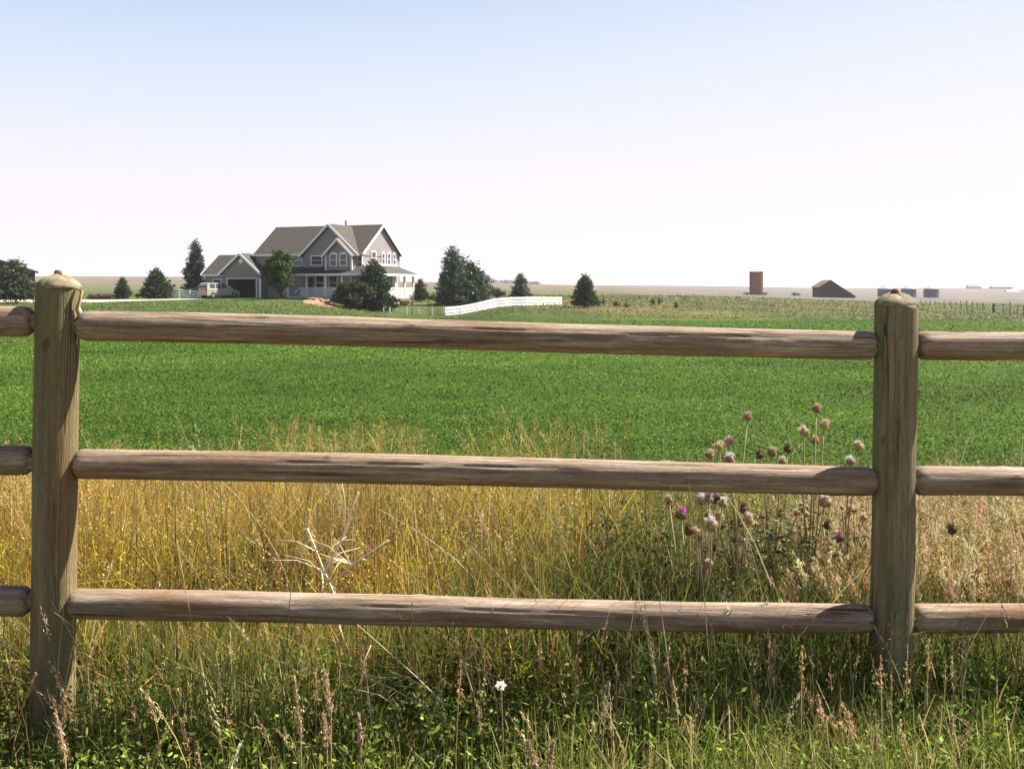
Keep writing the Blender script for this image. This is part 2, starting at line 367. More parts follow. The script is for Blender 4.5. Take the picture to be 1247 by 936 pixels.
def tints(n, base, hv=.12, vv=.28):
    base = np.array(base, float)
    if base.ndim == 2: base = base[rng.integers(0, len(base), n)]
    v_ = np.exp(rng.normal(0, vv, (n, 1))); hj = 1+rng.normal(0, hv, (n, 3))
    return np.clip(base*v_*hj, .002, .9)
def vnoise(x, y, s, seed=0):
    """cheap smooth 2-D value noise, 0..1"""
    x = np.asarray(x)*s+seed*17.3; y = np.asarray(y)*s+seed*9.1
    xi, yi = np.floor(x), np.floor(y); fx, fy = x-xi, y-yi; fx = fx*fx*(3-2*fx); fy = fy*fy*(3-2*fy)
    h_ = lambda a, b: np.modf(np.abs(np.sin(a*127.1+b*311.7+seed)*43758.5453))[0]
    return (h_(xi, yi)*(1-fx)+h_(xi+1, yi)*fx)*(1-fy)+(h_(xi, yi+1)*(1-fx)+h_(xi+1, yi+1)*fx)*fy
def scatter(n, y0, y1, mar=1.0, px0=None, px1=None, power=1.0):
    Y = rng.uniform(0, 1, n)**power*(y1-y0)+y0
    a0 = -.487*Y-mar if px0 is None else (px0-623.5)/F*Y; a1 = .487*Y+mar if px1 is None else (px1-623.5)/F*Y
    X = a0+(a1-a0)*rng.uniform(0, 1, n)
    return X, Y

# ------------------------------------------------------------------ foreground: post and rail fence
def log_obj(name, length, r, m, parent, seed, ends=(1, 1), segs=60, rings=170, bow=.006, axis=0, cracks=3, endr=.74, endl=.026, own=()):
    rs = np.random.default_rng(seed)
    t = np.linspace(0, 1, rings); x = t*length; th = np.linspace(0, 2*np.pi, segs, endpoint=False)
    T, A = np.meshgrid(x, th, indexing='ij'); rad = np.full(T.shape, r)
    for _ in range(9):
        k = rs.integers(0, 5); rad = rad*(1+rs.normal(0, .008)*np.cos(k*A+rs.uniform(0, 6.3))*np.sin(T*rs.uniform(1.5, 14)+rs.uniform(0, 6.3)))
    for _ in range(cracks):                    # open drying checks
        a0 = rs.uniform(0, 2*np.pi); x0 = rs.uniform(.0, .7)*length; ln = rs.uniform(.2, .5)*length
        drift = a0+.10*np.sin(T*3+rs.uniform(0, 6))+rs.normal(0, .05)*(T-x0)
        da = np.abs((A-drift+np.pi) % (2*np.pi)-np.pi)
        win = np.clip((T-x0)/.12, 0, 1)*np.clip((x0+ln-T)/.12, 0, 1)
        rad -= r*.17*np.exp(-(da/.055)**2)*win*(.6+.4*np.sin(T*23))
    for a0, x0, ln in own:                     # long open check at a chosen place
        da = np.abs((A-(a0+.06*np.sin(T*4.1+a0)+.035*np.sin(T*17))+np.pi) % (2*np.pi)-np.pi)
        rad -= r*.26*np.exp(-(da/.06)**2)*np.clip((T-x0)/.1, 0, 1)*np.clip((x0+ln-T)/.16, 0, 1)*(.7+.3*np.sin(T*31+a0))
    for _ in range(11):                        # knots
        a0 = rs.uniform(0, 2*np.pi); x0 = rs.uniform(.05, .95)*length
        da = np.abs((A-a0+np.pi) % (2*np.pi)-np.pi)*r
        rad += r*.08*np.exp(-((da/.012)**2+((T-x0)/.018)**2))
    if ends[0]: s_ = np.clip(T/endl, 0, 1); rad = rad*(endr+(1-endr)*np.sqrt(1-(1-s_)**2))
    if ends[1]: s_ = np.clip((length-T)/endl, 0, 1); rad = rad*(endr+(1-endr)*np.sqrt(1-(1-s_)**2))
    by = bow*np.sin(t*np.pi*rs.uniform(.8, 1.6)+rs.uniform(0, 1))*rs.choice([-1, 1]); bz = bow*.7*np.sin(t*np.pi*rs.uniform(1, 2.2)+rs.uniform(0, 1))
    yy = rad*np.cos(A)+by[:, None]; zz = rad*np.sin(A)+bz[:, None]
    V_ = np.stack([T, yy, zz], -1).reshape(-1, 3)
    if axis == 2: V_ = V_[:, [1, 2, 0]]
    i_ = np.arange(rings*segs).reshape(rings, segs); j_ = np.roll(i_, -1, 1)
    q = np.stack([i_[:-1], j_[:-1], j_[1:], i_[1:]], -1).reshape(-1, 4)
    n0 = len(V_); c0 = V_[:segs].mean(0); c1 = V_[-segs:].mean(0); V_ = np.concatenate([V_, [c0, c1]])
    e0 = np.stack([np.full(segs, n0), j_[0], i_[0], np.full(segs, n0)], -1)[:, :3]; e1 = np.stack([np.full(segs, n0+1), i_[-1], j_[-1]], -1)
    me = bpy.data.meshes.new(name); me.from_pydata(V_.tolist(), [], q.tolist()+e0.tolist()+e1.tolist()); me.materials.append(m)
    me.polygons.foreach_set('use_smooth', [True]*len(me.polygons)); me.update()
    return link(bpy.data.objects.new(name, me), parent)
YL, YR = 2.92, 3.05
fence = thing('wooden_fence', 'round post and three rail wooden fence standing across the foreground', 'fence', (0, 3, 0))
def place(o, loc, rot=(0, 0, 0)): o.location = Vector(loc)-Vector((0, 3, 0)); o.rotation_euler = rot
def mkpost(px_top, px_bot, py_top, Y, r, seed, lab):
    top = P(px_top, py_top, Y); base = P(px_bot, 885, Y)
    L = top.z+.25; lean = math.atan2(top.x-base.x, top.z-base.z)
    po = log_obj('post', L, r, M['post'], fence, seed, (0, 0), 56, 130, .002, 2, 4)
    tp = thick = None
    # domed top: pull the last rings in and up
    me = po.data; po['label'] = lab
    place(po, (base.x-math.sin(lean)*.25, Y, -.25), (0, lean, 0))
    d = MB(); prof = [(r*1.0, -.004), (r*1.02, .003), (r*.97, .009), (r*.82, .019), (r*.55, .029), (r*.25, .0345), (.004, .036)]
    d.lathe(prof, 40); 
    for i, v_ in enumerate(d.v):
        a = math.atan2(v_[1], v_[0]); k = 1+.03*math.sin(3*a+seed)+.02*math.sin(7*a)+random.uniform(-.015, .015); gr = -.0035*(math.sin(5*a+seed) > .86)*(i > 80); d.v[i] = (v_[0]*k, v_[1]*k, v_[2]*(1+.06*math.sin(2*a+seed))+random.uniform(-.0009, .0009)+gr)
    tp = d.build('post_top', M['post_top'], po, True); tp.location = (0, 0, L-.001)
    nub = MB().lathe([(.010, -.004), (.011, .003), (.007, .009), (.002, .010)], 10).build('top_nub', M['timber'], po, True); nub.location = (-.002, 0, L+.037)
    return po, L
postL, LL = mkpost(71, 62, 349, YL, .0590, 5, 'closer left post with a split sliver curling off its top')
postR, LR = mkpost(1091, 1086, 371, YR, .0605, 9, 'right post with a smooth domed top')
sp_ = MB(); sp_.tube([(.056, -.02, LL-.004), (.074, -.022, LL-.010), (.070, -.024, LL-.035), (.064, -.026, LL-.06), (.071, -.024, LL-.085), (.067, -.022, LL-.12), (.061, -.02, LL-.16)], [.003, .005, .004, .006, .005, .004, .002], 6)
sp_.build('splinter', M['splinter'], postL, True)
sp2 = MB().tube([(.064, -.02, LL-.05), (.074, -.028, LL-.066), (.069, -.02, LL-.085)], [.002, .0045, .002], 5).build('splinter', M['petal_w'], postL, True)
RR = .0418
spans = [  # (left px, left centre py, Y) -> (right px, right centre py, Y)
 ((-790, 378, 2.78), (40, 391.5, 2.91)), ((-790, 545, 2.78), (38, 561.5, 2.91)), ((-790, 714, 2.78), (36, 730.5, 2.91)),
 ((97, 397, 2.92), (1066, 420, 3.05)), ((91, 565, 2.92), (1064, 584.5, 3.05)), ((85, 735, 2.92), (1062, 753.5, 3.05)),
 ((1116, 421.5, 3.05), (2150, 433, 3.16)), ((1113, 586.5, 3.05), (2150, 596, 3.16)), ((1111, 753.5, 3.05), (2150, 757, 3.16))]
for i, (a, b) in enumerate(spans):
    A_, B_ = P(*a), P(*b); d = B_-A_; L = d.length
    ro = log_obj('rail', L, RR*(1.0 if i not in (1,) else .98), M['rail'], fence, 40+i, (1, 1), bow=.005, cracks=4, own={3: [(math.pi+.12, .02, 1.1), (math.pi-.5, 1.5, .5)], 4: [(math.pi+.35, .0, .7), (math.pi-.2, 1.0, .8)], 5: [(math.pi-.05, 1.2, .7), (math.pi+.45, .2, .6)], 6: [(math.pi+.2, .1, 1.0)], 7: [(math.pi-.1, .2, .8)]}.get(i, ()))
    place(ro, A_, (0, -math.asin(d.z/L), math.atan2(d.y, d.x)))
    # tenon that enters the post at each end
    for s_, (q, sg) in enumerate(((0, -1), (L, 1))):
        if (i < 3 and s_ == 0) or (i > 5 and s_ == 1): continue
        tn = MB().tube([(q-sg*.02, 0, 0), (q+sg*.035, 0, 0)], .026, 14).build('tenon', M['rail'], ro, True)

# ------------------------------------------------------------------ verge vegetation between camera and field
def mixcols(n, X, Y):
    """plant colour by place: gold on the left, olive in the middle, green towards the camera"""
    px = 623.5+F*X/Y
    gold = np.array((.45, .29, .07)); yel = np.array((.47, .36, .045)); olive = np.array((.22, .20, .055)); green = np.array((.10, .16, .03)); tan = np.array((.50, .36, .19))
    far = sst(3.1, 3.65, Y+.25*(vnoise(X, Y, 2.2, 3)-.5))
    rgt = sst(560, 820, px+120*(vnoise(X, Y, 1.1, 5)-.5))
    u = rng.uniform(0, 1, n); k1 = vnoise(X, Y, 2.4, 7); 
    c = np.where((u < .34+.9*(k1-.45))[:, None], yel, gold)
    k2 = vnoise(X, Y, 2.6, 61); c = np.where((rng.uniform(0, 1, n) < .9*np.clip(k2-.45, 0, 1)+.10)[:, None], np.array((.28, .14, .05)), c)
    c = np.where((rng.uniform(0, 1, n) < .20)[:, None], olive, c)
    c = np.where((rng.uniform(0, 1, n) < rgt*.78)[:, None], np.where((rng.uniform(0, 1, n) < .45)[:, None], olive*.85, green), c)
    c = np.where((rng.uniform(0, 1, n) < (1-far)*.62)[:, None], np.where((rng.uniform(0, 1, n) < .3)[:, None], olive, green), c)
    c = c*(.86+.72*vnoise(X, Y, 1.6, 63))[:, None]; dk_ = np.clip(vnoise(X, Y, 2.9, 64)*1.8-1.0, 0, 1)*.7; c = np.where((rng.uniform(0, 1, n) < dk_)[:, None], np.array((.10, .11, .035)), c)
    bro = (px > 985)*(Y > 3.5)
    c = np.where((rng.uniform(0, 1, n) < bro*.6)[:, None], tan, c)
    return c
def verge(name, n, y0, y1, h0, h1, w0, w1, segs=4, power=1.0, lean=.45):
    X, Y = scatter(n, y0, y1, 1.5, power=power)
    dens = vnoise(X, Y, 3.1, 1)*.6+vnoise(X, Y, 9, 2)*.4
    keep = rng.uniform(0, 1, n) < .35+dens*1.1; X, Y = X[keep], Y[keep]; n = len(X)
    h = rng.uniform(h0, h1, n)*(.62+.75*vnoise(X, Y, 1.7, 4))*np.clip((1.25-.168*Y)/.58, .3, 1.1)*(1-.18*sst(700, 900, 623.5+F*X/Y))
    c = mixcols(n, X, Y)*np.exp(rng.normal(0, .3, (n, 1)))*(1+rng.normal(0, .08, (n, 3)))
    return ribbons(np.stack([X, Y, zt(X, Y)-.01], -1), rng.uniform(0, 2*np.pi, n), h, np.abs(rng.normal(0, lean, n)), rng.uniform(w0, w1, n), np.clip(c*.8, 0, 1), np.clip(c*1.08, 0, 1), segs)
# tall golden grass behind the fence
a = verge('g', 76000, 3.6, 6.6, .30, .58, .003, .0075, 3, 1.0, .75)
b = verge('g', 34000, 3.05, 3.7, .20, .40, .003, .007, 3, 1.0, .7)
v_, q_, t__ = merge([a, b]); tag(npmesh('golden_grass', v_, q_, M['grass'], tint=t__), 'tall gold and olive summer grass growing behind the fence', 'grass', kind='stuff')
def forbs(nc, y0, y1, per, lsz):
    """bushy little weeds: clumps of small leaves and flowers, one colour to a clump"""
    X, Y = scatter(nc, y0, y1, .8); c = mixcols(nc, X, Y)*np.exp(rng.normal(0, .28, (nc, 1)))*1.15
    h = rng.uniform(.55, 1.0, nc)*np.clip(1.25-.17*Y, .2, .6)*(.6+.6*vnoise(X, Y, 1.5, 51))
    X, Y, h, c = (np.repeat(q, per, 0) for q in (X, Y, h, c)); n = len(X)
    u = rng.uniform(0, 1, n)**.6; rr = rng.normal(0, .022, n)*(.5+u); a_ = rng.uniform(0, 6.283, n)
    L = rng.uniform(*lsz, n)
    return leaves(np.stack([X+rr*np.cos(a_), Y+rr*np.sin(a_), zt(X, Y)+h*u], -1), L, L*.42, np.clip(c*np.exp(rng.normal(0, .25, (n, 1))), 0, .85), up=.35)
v_, q_, t__ = merge([forbs(4000, 3.4, 6.5, 46, (.006, .015))])
tag(npmesh('flowering_weeds', v_, q_, M['leaf'], tint=t__), 'bushy gold and rust coloured weeds among the tall grass', 'weeds', kind='stuff')
# low green grass under and before the fence
def lowgrass(n, y0, y1, h0, h1):
    X, Y = scatter(n, y0, y1, 1.5)
    k = vnoise(X, Y, 2.3, 21); keep = rng.uniform(0, 1, n) < 1.7*k-.12; X, Y = X[keep], Y[keep]; n = len(X)
    cc_ = tints(n, [(.15, .22, .03), (.21, .28, .045), (.09, .15, .02), (.34, .32, .08), (.42, .33, .12), (.60, .47, .23), (.25, .29, .06)], .1, .3)
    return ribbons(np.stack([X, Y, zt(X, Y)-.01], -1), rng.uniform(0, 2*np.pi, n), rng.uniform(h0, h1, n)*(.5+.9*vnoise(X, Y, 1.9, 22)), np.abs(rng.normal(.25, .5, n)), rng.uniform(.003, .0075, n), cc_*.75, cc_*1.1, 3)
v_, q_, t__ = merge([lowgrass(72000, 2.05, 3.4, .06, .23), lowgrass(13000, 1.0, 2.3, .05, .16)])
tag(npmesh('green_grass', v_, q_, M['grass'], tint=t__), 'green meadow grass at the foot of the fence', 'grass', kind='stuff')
# broad leafy weeds (clumped)
def weeds(nc, y0, y1, per, hs, colr, lsz=(.018, .04), rad=.10, px0=None, px1=None):
    X, Y = scatter(nc, y0, y1, 1.4, px0, px1); out = []
    X = np.repeat(X, per); Y = np.repeat(Y, per); n = len(X)
    hc = np.repeat(rng.uniform(*hs, nc), per)
    r_ = np.abs(rng.normal(0, rad, n)); a_ = rng.uniform(0, 6.283, n)
    x = X+r_*np.cos(a_); y = Y+r_*np.sin(a_); z = zt(x, y)+hc*rng.uniform(.15, 1, n)*np.exp(-(r_/rad)**2*.3)
    L = rng.uniform(*lsz, n)
    return leaves(np.stack([x, y, z], -1), L, L*.42, tints(n, colr, .1, .25), up=.1)
v_, q_, t__ = merge([weeds(1250, 2.0, 3.15, 66, (.06, .24), [(.22, .28, .045), (.27, .33, .06), (.14, .19, .03)], (.010, .026), .07),
    weeds(120, 3.35, 3.95, 110, (.25, .52), [(.07, .11, .03), (.10, .14, .04), (.14, .15, .05)], (.012, .026), .08, 730, 835),
    weeds(260, 3.4, 5.5, 60, (.15, .42), [(.07, .11, .03), (.10, .12, .04)], (.015, .03), .12, 700, 1300),
    weeds(420, 3.5, 6.3, 55, (.25, .55), [(.55, .42, .03), (.47, .38, .06), (.22, .20, .05)], (.006, .013), .07, -250, 700)])
tag(npmesh('leafy_weeds', v_, q_, M['leaf'], tint=t__), 'low broad leafed weeds mixed into the verge', 'weeds', kind='stuff')
# seed panicles: stems plus many small spikelets
def panicles(n, y0, y1, hs, px0, px1, colr, plen=.14, per=34, fat=.012, droop=.5, big=1.0):
    X, Y = scatter(n, y0, y1, .3, px0, px1); h = rng.uniform(*hs, n); az = rng.uniform(0, 6.283, n)*.25+rng.choice([0, np.pi], n, p=[.35, .65])
    ln = np.abs(rng.normal(.2, .22, n)); base = np.stack([X, Y, zt(X, Y)], -1); cst = tints(n, colr, .06, .2)
    st = ribbons(base, az, h, ln, np.full(n, .0022), cst*.8, cst, 5, tip=.8)
    u = rng.uniform(0, 1, (n, per)); t = 1-u*plen/h[:, None]
    d = np.stack([np.cos(az), np.sin(az)], -1)
    C = np.zeros((n, per, 3)); C[..., :2] = base[:, None, :2]+d[:, None]*((ln*h)[:, None]*t**2)[..., None]
    C[..., 2] = base[:, None, 2]+h[:, None]*(t-.38*ln[:, None]**2*t**2)
    fr = fat*np.sin(np.pi*np.clip(u, .05, .95))[..., None]; C = C+rng.normal(size=C.shape)*fr*.8
    C[..., 2] -= droop*fr[..., 0]; m2_ = np.repeat(cst, per, 0)*np.exp(rng.normal(0, .2, (n*per, 1)))
    dr = np.zeros((n*per, 3)); dr[:, 2] = 1; dr[:, :2] = np.repeat(d, per, 0)*.5
    lv = leaves(C.reshape(-1, 3), rng.uniform(.009, .017, n*per)*big, .0032*big, np.clip(m2_, 0, .9), up=0, dirs=dr)
    return merge([st, lv])
TAN = [(.66, .49, .25), (.56, .39, .19), (.74, .57, .33)]; RED = [(.44, .27, .13), (.54, .37, .18)]
v_, q_, t__ = merge([panicles(60, 3.25, 3.5, (.34, .46), 985, 1066, TAN, .15, 80, .014, big=1.7), panicles(110, 3.3, 3.8, (.34, .47), 1118, 1330, TAN, .15, 70, .013, big=1.5), panicles(330, 3.45, 4.6, (.30, .46), 985, 1500, TAN, .16, 70, .017, big=1.5), panicles(400, 3.5, 5.2, (.32, .5), 975, 1500, TAN, .15, 40, .015),
    panicles(420, 3.6, 6.0, (.4, .62), -200, 760, TAN+RED+[(.55, .42, .12)], .12, 26, .010),
    panicles(130, 3.5, 5.0, (.35, .5), 560, 980, TAN+RED, .12, 26, .010)])
tag(npmesh('seed_grass', v_, q_, M['seed'], tint=t__), 'pale tan seed heads of brome grass nodding behind the fence', 'seed heads', kind='stuff')
v_, q_, t__ = merge([panicles(75, 2.35, 2.95, (.2, .36), -100, 1350, TAN+RED+RED, .09, 36, .006), panicles(210, 2.8, 3.3, (.2, .4), -100, 1350, TAN+RED, .10, 26, .007)])
tag(npmesh('foreground_seed_grass', v_, q_, M['seed'], tint=t__), 'brown seed heads standing in the green grass before the fence', 'seed heads', kind='stuff')
# thin long dry stems crossing everything
X, Y = scatter(260, 2.7, 5.2, .5); n = 260; cst = tints(n, [(.6, .5, .34), (.45, .33, .18)], .05, .15)
v_, q_, t__ = ribbons(np.stack([X, Y, zt(X, Y)], -1), rng.uniform(0, 6.283, n), rng.uniform(.35, .75, n), np.abs(rng.normal(.3, .3, n)), rng.uniform(.002, .0035, n), cst, cst, 6, tip=.5)
tag(npmesh('dry_stems', v_, q_, M['grass'], tint=t__), 'thin bleached stems scattered through the verge', 'dry stems', kind='stuff')

# ------------------------------------------------------------------ alfalfa field
def cropleaves(n, y0, y1, s0, colr, hh=.16):
    u = rng.uniform(1/y1, 1/y0, n); Y = 1/u; X = rng.uniform(-1, 1, n)*(.5*Y+1.5)
    edge = 6.1+1.0*vnoise(X, Y*0, .9, 31)+.25*vnoise(X, Y*0, 5, 32); far = 88+6*(vnoise(X, Y*0, .1, 35)-.5)
    k = (Y > edge)*(Y < far)*(rng.uniform(0, 1, n) < .5+vnoise(X, Y, 2.2, 33))*~((623.5+F*X/Y > 1125+40*vnoise(X, Y, .5, 71))*(Y > 22.6)*(Y < 24.4+1.2*vnoise(X, Y, .6, 72))*(rng.uniform(0, 1, n) < .75)); X, Y = X[k], Y[k]; n = len(X)
    top = hh*(.45+.95*vnoise(X, Y, 3.3, 34)*.7+.35*vnoise(X, Y, .7, 36)); z = zt(X, Y)+top*rng.uniform(.25, 1, n)**.6
    L = s0*Y*rng.uniform(.6, 1.5, n)+.008
    patch = vnoise(X, Y, .35, 37)
    patch = .45*patch+.3*vnoise(X, Y, 1.4, 38)+.25*vnoise(X, Y, 4.5, 39); wide = vnoise(X, Y, .08, 40)
    c = tints(n, colr, .05, .17)*(.34+1.35*patch*(.8+.4*wide))[:, None]  # random leaf tone; darker patches also paint shadow gaps between clumps
    return leaves(np.stack([X, Y, z], -1), L, L*.62, c, up=.3, flat=.72)
v_, q_, t__ = cropleaves(350000, 5.8, 95, .0017, [(.095, .175, .013), (.105, .19, .015), (.12, .205, .022), (.075, .15, .011), (.15, .21, .04)])
tag(npmesh('alfalfa_crop', v_, q_, M['leaf'], tint=t__), 'dense bright green alfalfa crop filling the field', 'crop', kind='stuff')
# gold tufts leaning over the field edge
v_, q_, t__ = merge([panicles(150, 5.2, 6.9, (.38, .52), 340, 520, [(.50, .38, .10), (.55, .42, .14), (.42, .28, .09)], .16, 34, .022), panicles(50, 5.2, 6.6, (.36, .5), 580, 680, [(.55, .44, .07)], .16, 34, .022), panicles(60, 5.0, 6.4, (.3, .42), 0, 330, [(.50, .38, .12)], .16, 30, .02)])
tag(npmesh('field_edge_grass', v_, q_, M['seed'], tint=t__), 'yellow seed grass leaning over the near edge of the green field', 'grass', kind='stuff')
# rough pasture beyond the field
def pasture(n, y0, y1, px0, px1, colr, s=.0016):
    u = rng.uniform(1/y1, 1/y0, n); Y = 1/u; X = ((px0+(px1-px0)*rng.uniform(0, 1, n))-623.5)/F*Y
    k = rng.uniform(0, 1, n) < vnoise(X, Y, .25, 41)*1.5; X, Y = X[k], Y[k]; n = len(X)
    hh_ = vnoise(X, Y, .15, 42); pk = np.array(colr); wsel = np.clip(vnoise(X, Y*.35, .22, 43)*1.3-.15, 0, 1)
    c = (pk[0]*wsel[:, None]+pk[1]*(1-wsel[:, None]))*np.exp(rng.normal(0, .16, (n, 1)))
    L = s*Y*rng.uniform(.6, 1.6, n); return leaves(np.stack([X, Y, zt(X, Y)+.02+rng.uniform(0, .22, n)*hh_], -1), L, L*.7, c, up=.5, flat=.85)
    h = rng.uniform(.08, .28, n)*(.3+vnoise(X, Y, .15, 42)); c = tints(n, colr, .08, .25)
    return ribbons(np.stack([X, Y, zt(X, Y)-.02], -1), rng.uniform(0, 6.28, n), h, np.abs(rng.normal(0, .5, n)), s*Y*rng.uniform(.5, 1.2, n), c, c*1.1, 2)
v_, q_, t__ = merge([pasture(60000, 93, 210, 520, 1500, [(.13, .13, .04), (.08, .11, .028), (.21, .17, .08), (.12, .13, .045)]),
    pasture(22000, 88, 106, -300, 470, [(.10, .17, .035), (.18, .17, .06), (.08, .14, .03)], .0018)])
tag(npmesh('pasture_grass', v_, q_, M['grass'], tint=t__), 'rough yellow and green pasture beyond the crop', 'grass', kind='stuff')

# ------------------------------------------------------------------ thistles, twig, single flowers
def to_local(parent_loc, p): return tuple(Vector(p)-Vector(parent_loc))
PUR = (.42, .10, .30); PINK = (.55, .25, .33); BROWN = (.30, .19, .12); CREAM = (.60, .48, .36); DK = (.10, .07, .05)
def thistle(label, base_px, Y, heads, leaf_n=60):
    b0 = G(base_px, Y); r0 = thing('thistle', label, 'thistle', b0, group='thistles growing behind the right half of the fence')
    st = MB(); rnd = random.Random(int(base_px)); top = max(P(h[0], h[1], Y).z for h in heads)-b0.z
    if leaf_n > 30:
        heads = list(heads)+[(base_px+rnd.uniform(-42, 42), rnd.uniform(606, 690), rnd.choice('bckk'), rnd.uniform(.5, .8)) for _ in range(4)]
    hub = Vector((rnd.uniform(-.02, .02), 0, top*.35)); st.tube([(0, 0, -.03), hub*.6, hub], [.0055, .0045, .004], 6)
    for (hx, hy, kind, sz) in heads:
        p = P(hx, hy, Y+rnd.uniform(-.12, .12))-b0; p = Vector(p)
        s_ = Vector((0, 0, top*rnd.uniform(.12, .45)))*1.0
        mid = s_.lerp(p, .6)+Vector((rnd.uniform(-.02, .02), 0, -.02)); nd = (p-mid).normalized()
        st.tube([s_, mid, p-nd*.012], [.0036, .0028, .0022], 5)
        # flower head: bulb of bracts with a tuft
        hd = bpy.data.objects.new('flower_head', None); link(hd, r0); hd.location = p
        tl = Vector((rnd.uniform(-.7, .7), rnd.uniform(-.3, .3), 1)); hd.rotation_euler = tl.to_track_quat('Z', 'Y').to_euler(); hd.empty_display_size = .02
        r_ = .0145*sz; bc = {'p': (.16, .13, .07), 'k': (.46, .33, .21), 'b': (.36, .23, .13), 'c': (.54, .38, .21), 'd': (.16, .11, .07)}[kind]
        tc_ = {'p': (.70, .20, .55), 'k': (.95, .78, .76), 'b': (.68, .54, .40), 'c': (.82, .68, .52), 'd': (.18, .11, .07)}[kind]
        bl = MB().lathe([(r_*.25, -r_*.75), (r_*.8, -r_*.55), (r_, -r_*.1), (r_*.92, r_*.3), (r_*.7, r_*.55)], 12).build('bulb', M['seed'], hd, True)
        a_ = bl.data.color_attributes.new('tint', 'FLOAT_COLOR', 'POINT')
        a_.data.foreach_set('color', [k for v in bl.data.vertices for k in (*[q*(.8+.4*rnd.random()) for q in bc], 1)])
        n_ = 90; an = rng.uniform(0, 6.283, n_); k_ = rng.uniform(.1, 1, n_)
        cen = np.stack([np.cos(an)*r_*.75*k_, np.sin(an)*r_*.75*k_, np.full(n_, r_*.75)+rng.uniform(-.2, .5, n_)*r_], -1)
        dd = np.stack([np.cos(an)*k_*.9, np.sin(an)*k_*.9, np.full(n_, 1.)], -1)
        v2, q2, t2 = leaves(cen, r_*1.1, r_*.16, tints(n_, tc_, .08, .2), 0, dd)
        n3_ = 60; an = rng.uniform(0, 6.283, n3_); zz = rng.uniform(-.6, .3, n3_)
        cen = np.stack([np.cos(an)*r_*1.02, np.sin(an)*r_*1.02, zz*r_], -1); dd = np.stack([np.cos(an), np.sin(an), np.full(n3_, .3)], -1)
        v3, q3, t3 = leaves(cen, r_*.65, r_*.14, tints(n3_, bc, .08, .25)*1.3, 0, dd)
        v2, q2, t2 = merge([(v2, q2, t2), (v3, q3, t3)]); npmesh('tuft', v2, q2, M['seed'], hd, t2)
    so = st.build('stem', M['tanstalk'], r0, True)
    n_ = leaf_n*7; u = rng.uniform(.05, .8, n_); an = rng.uniform(0, 6.283, n_)
    rr = rng.uniform(.0, .15, n_); cen = np.stack([np.cos(an)*rr, np.sin(an)*rr*.7, u*top*.75], -1)
    dd = np.stack([np.cos(an), np.sin(an), rng.uniform(-.3, .6, n_)], -1)
    v2, q2, t2 = leaves(cen, rng.uniform(.02, .055, n_), rng.uniform(.006, .013, n_), tints(n_, [(.12, .16, .06), (.18, .19, .08), (.24, .20, .10), (.08, .11, .04)], .08, .25), 0, dd)
    npmesh('foliage', v2, q2, M['leaf'], r0, t2)
thistle('tall thistle with four brown heads high above the middle rail', 985, 3.5, [(994, 498, 'b', 1), (1003.5, 518, 'c', 1.05), (979.5, 526, 'c', 1.1), (993, 537, 'b', 1), (1005, 611, 'k', 1.5)])
thistle('thistle with a row of tan heads just above the middle rail', 897, 3.42, [(910.5, 508, 'b', .95), (887, 537.5, 'c', 1), (875, 543, 'c', 1), (863.5, 554, 'b', 1), (888, 559, 'k', 1.1), (911, 632, 'c', 1.15), (906, 620, 'd', 1)])
thistle('thistle with dark small heads between the two tall clumps', 940, 3.6, [(940, 551, 'b', 1.1), (959, 547, 'd', .95), (925.5, 555, 'd', .9), (953, 562, 'k', .95), (951, 626, 'd', .95), (938, 655, 'd', .9)])
thistle('thistle in bloom with two purple flowers and dark leaves, leftmost clump', 848, 3.35, [(829, 627, 'p', 1.3), (840, 646, 'd', 1.1), (872.5, 606.5, 'p', 1.35), (855, 609, 'k', 1.2), (863, 607, 'k', 1), (880, 613, 'k', 1.05), (814.5, 609, 'b', .95), (876, 628, 'c', 1.05), (863, 627, 'b', .95), (867, 639, 'k', 1.35), (864, 686, 'k', .8)])
thistle('thistle with faded pink heads right beside the right post', 1030, 3.45, [(1046.5, 544, 'c', 1.05), (1036, 562, 'k', 1), (1023.5, 655, 'p', 1), (1007, 640, 'd', .9), (1040, 620, 'b', .8), (1052, 630, 'c', .8)])
thistle('lone thistle head right of the right post above tan grass', 1163, 3.4, [(1160, 645, 'd', 1.1)], 8)
thistle('short thistle with a small brown head low on the far left', 233, 5.6, [(233, 548, 'b', 1.1)], 8)

tw = thing('dead_branch', 'bleached white forked dead branch sticking up behind the bottom rail', 'branch', G(437, 3.2))
def twig(pts, r_a, r_b, Y=3.2, nm='twig'):
    r_a, r_b = r_a*.92, r_b*.9
    b0 = G(437, 3.2); ps = [P(x, y, Y+dy)-b0 for x, y, dy in pts]; n_ = len(ps)
    return MB().tube(ps, [r_a+(r_b-r_a)*i/(n_-1) for i in range(n_)], 6).build(nm, M['branch'], tw, True)
twig([(440, 850, 0), (436, 827, 0), (424, 795, .01), (413, 764, .02), (407, 724, .03), (394, 694, .03), (384, 668, .02), (374, 643, .0)], .0055, .0032, nm='stem')
twig([(396, 697, .03), (403, 683, .03), (420, 648, .01), (428, 620, -.02), (436.5, 599, -.04)], .0046, .0024)
twig([(401, 707, .03), (413, 703, 0), (428, 688, -.03), (447, 675, -.06), (473, 658, -.1)], .0046, .0022)
twig([(392, 722, .03), (393, 706, .05), (391, 694, .06)], .0036, .0025)
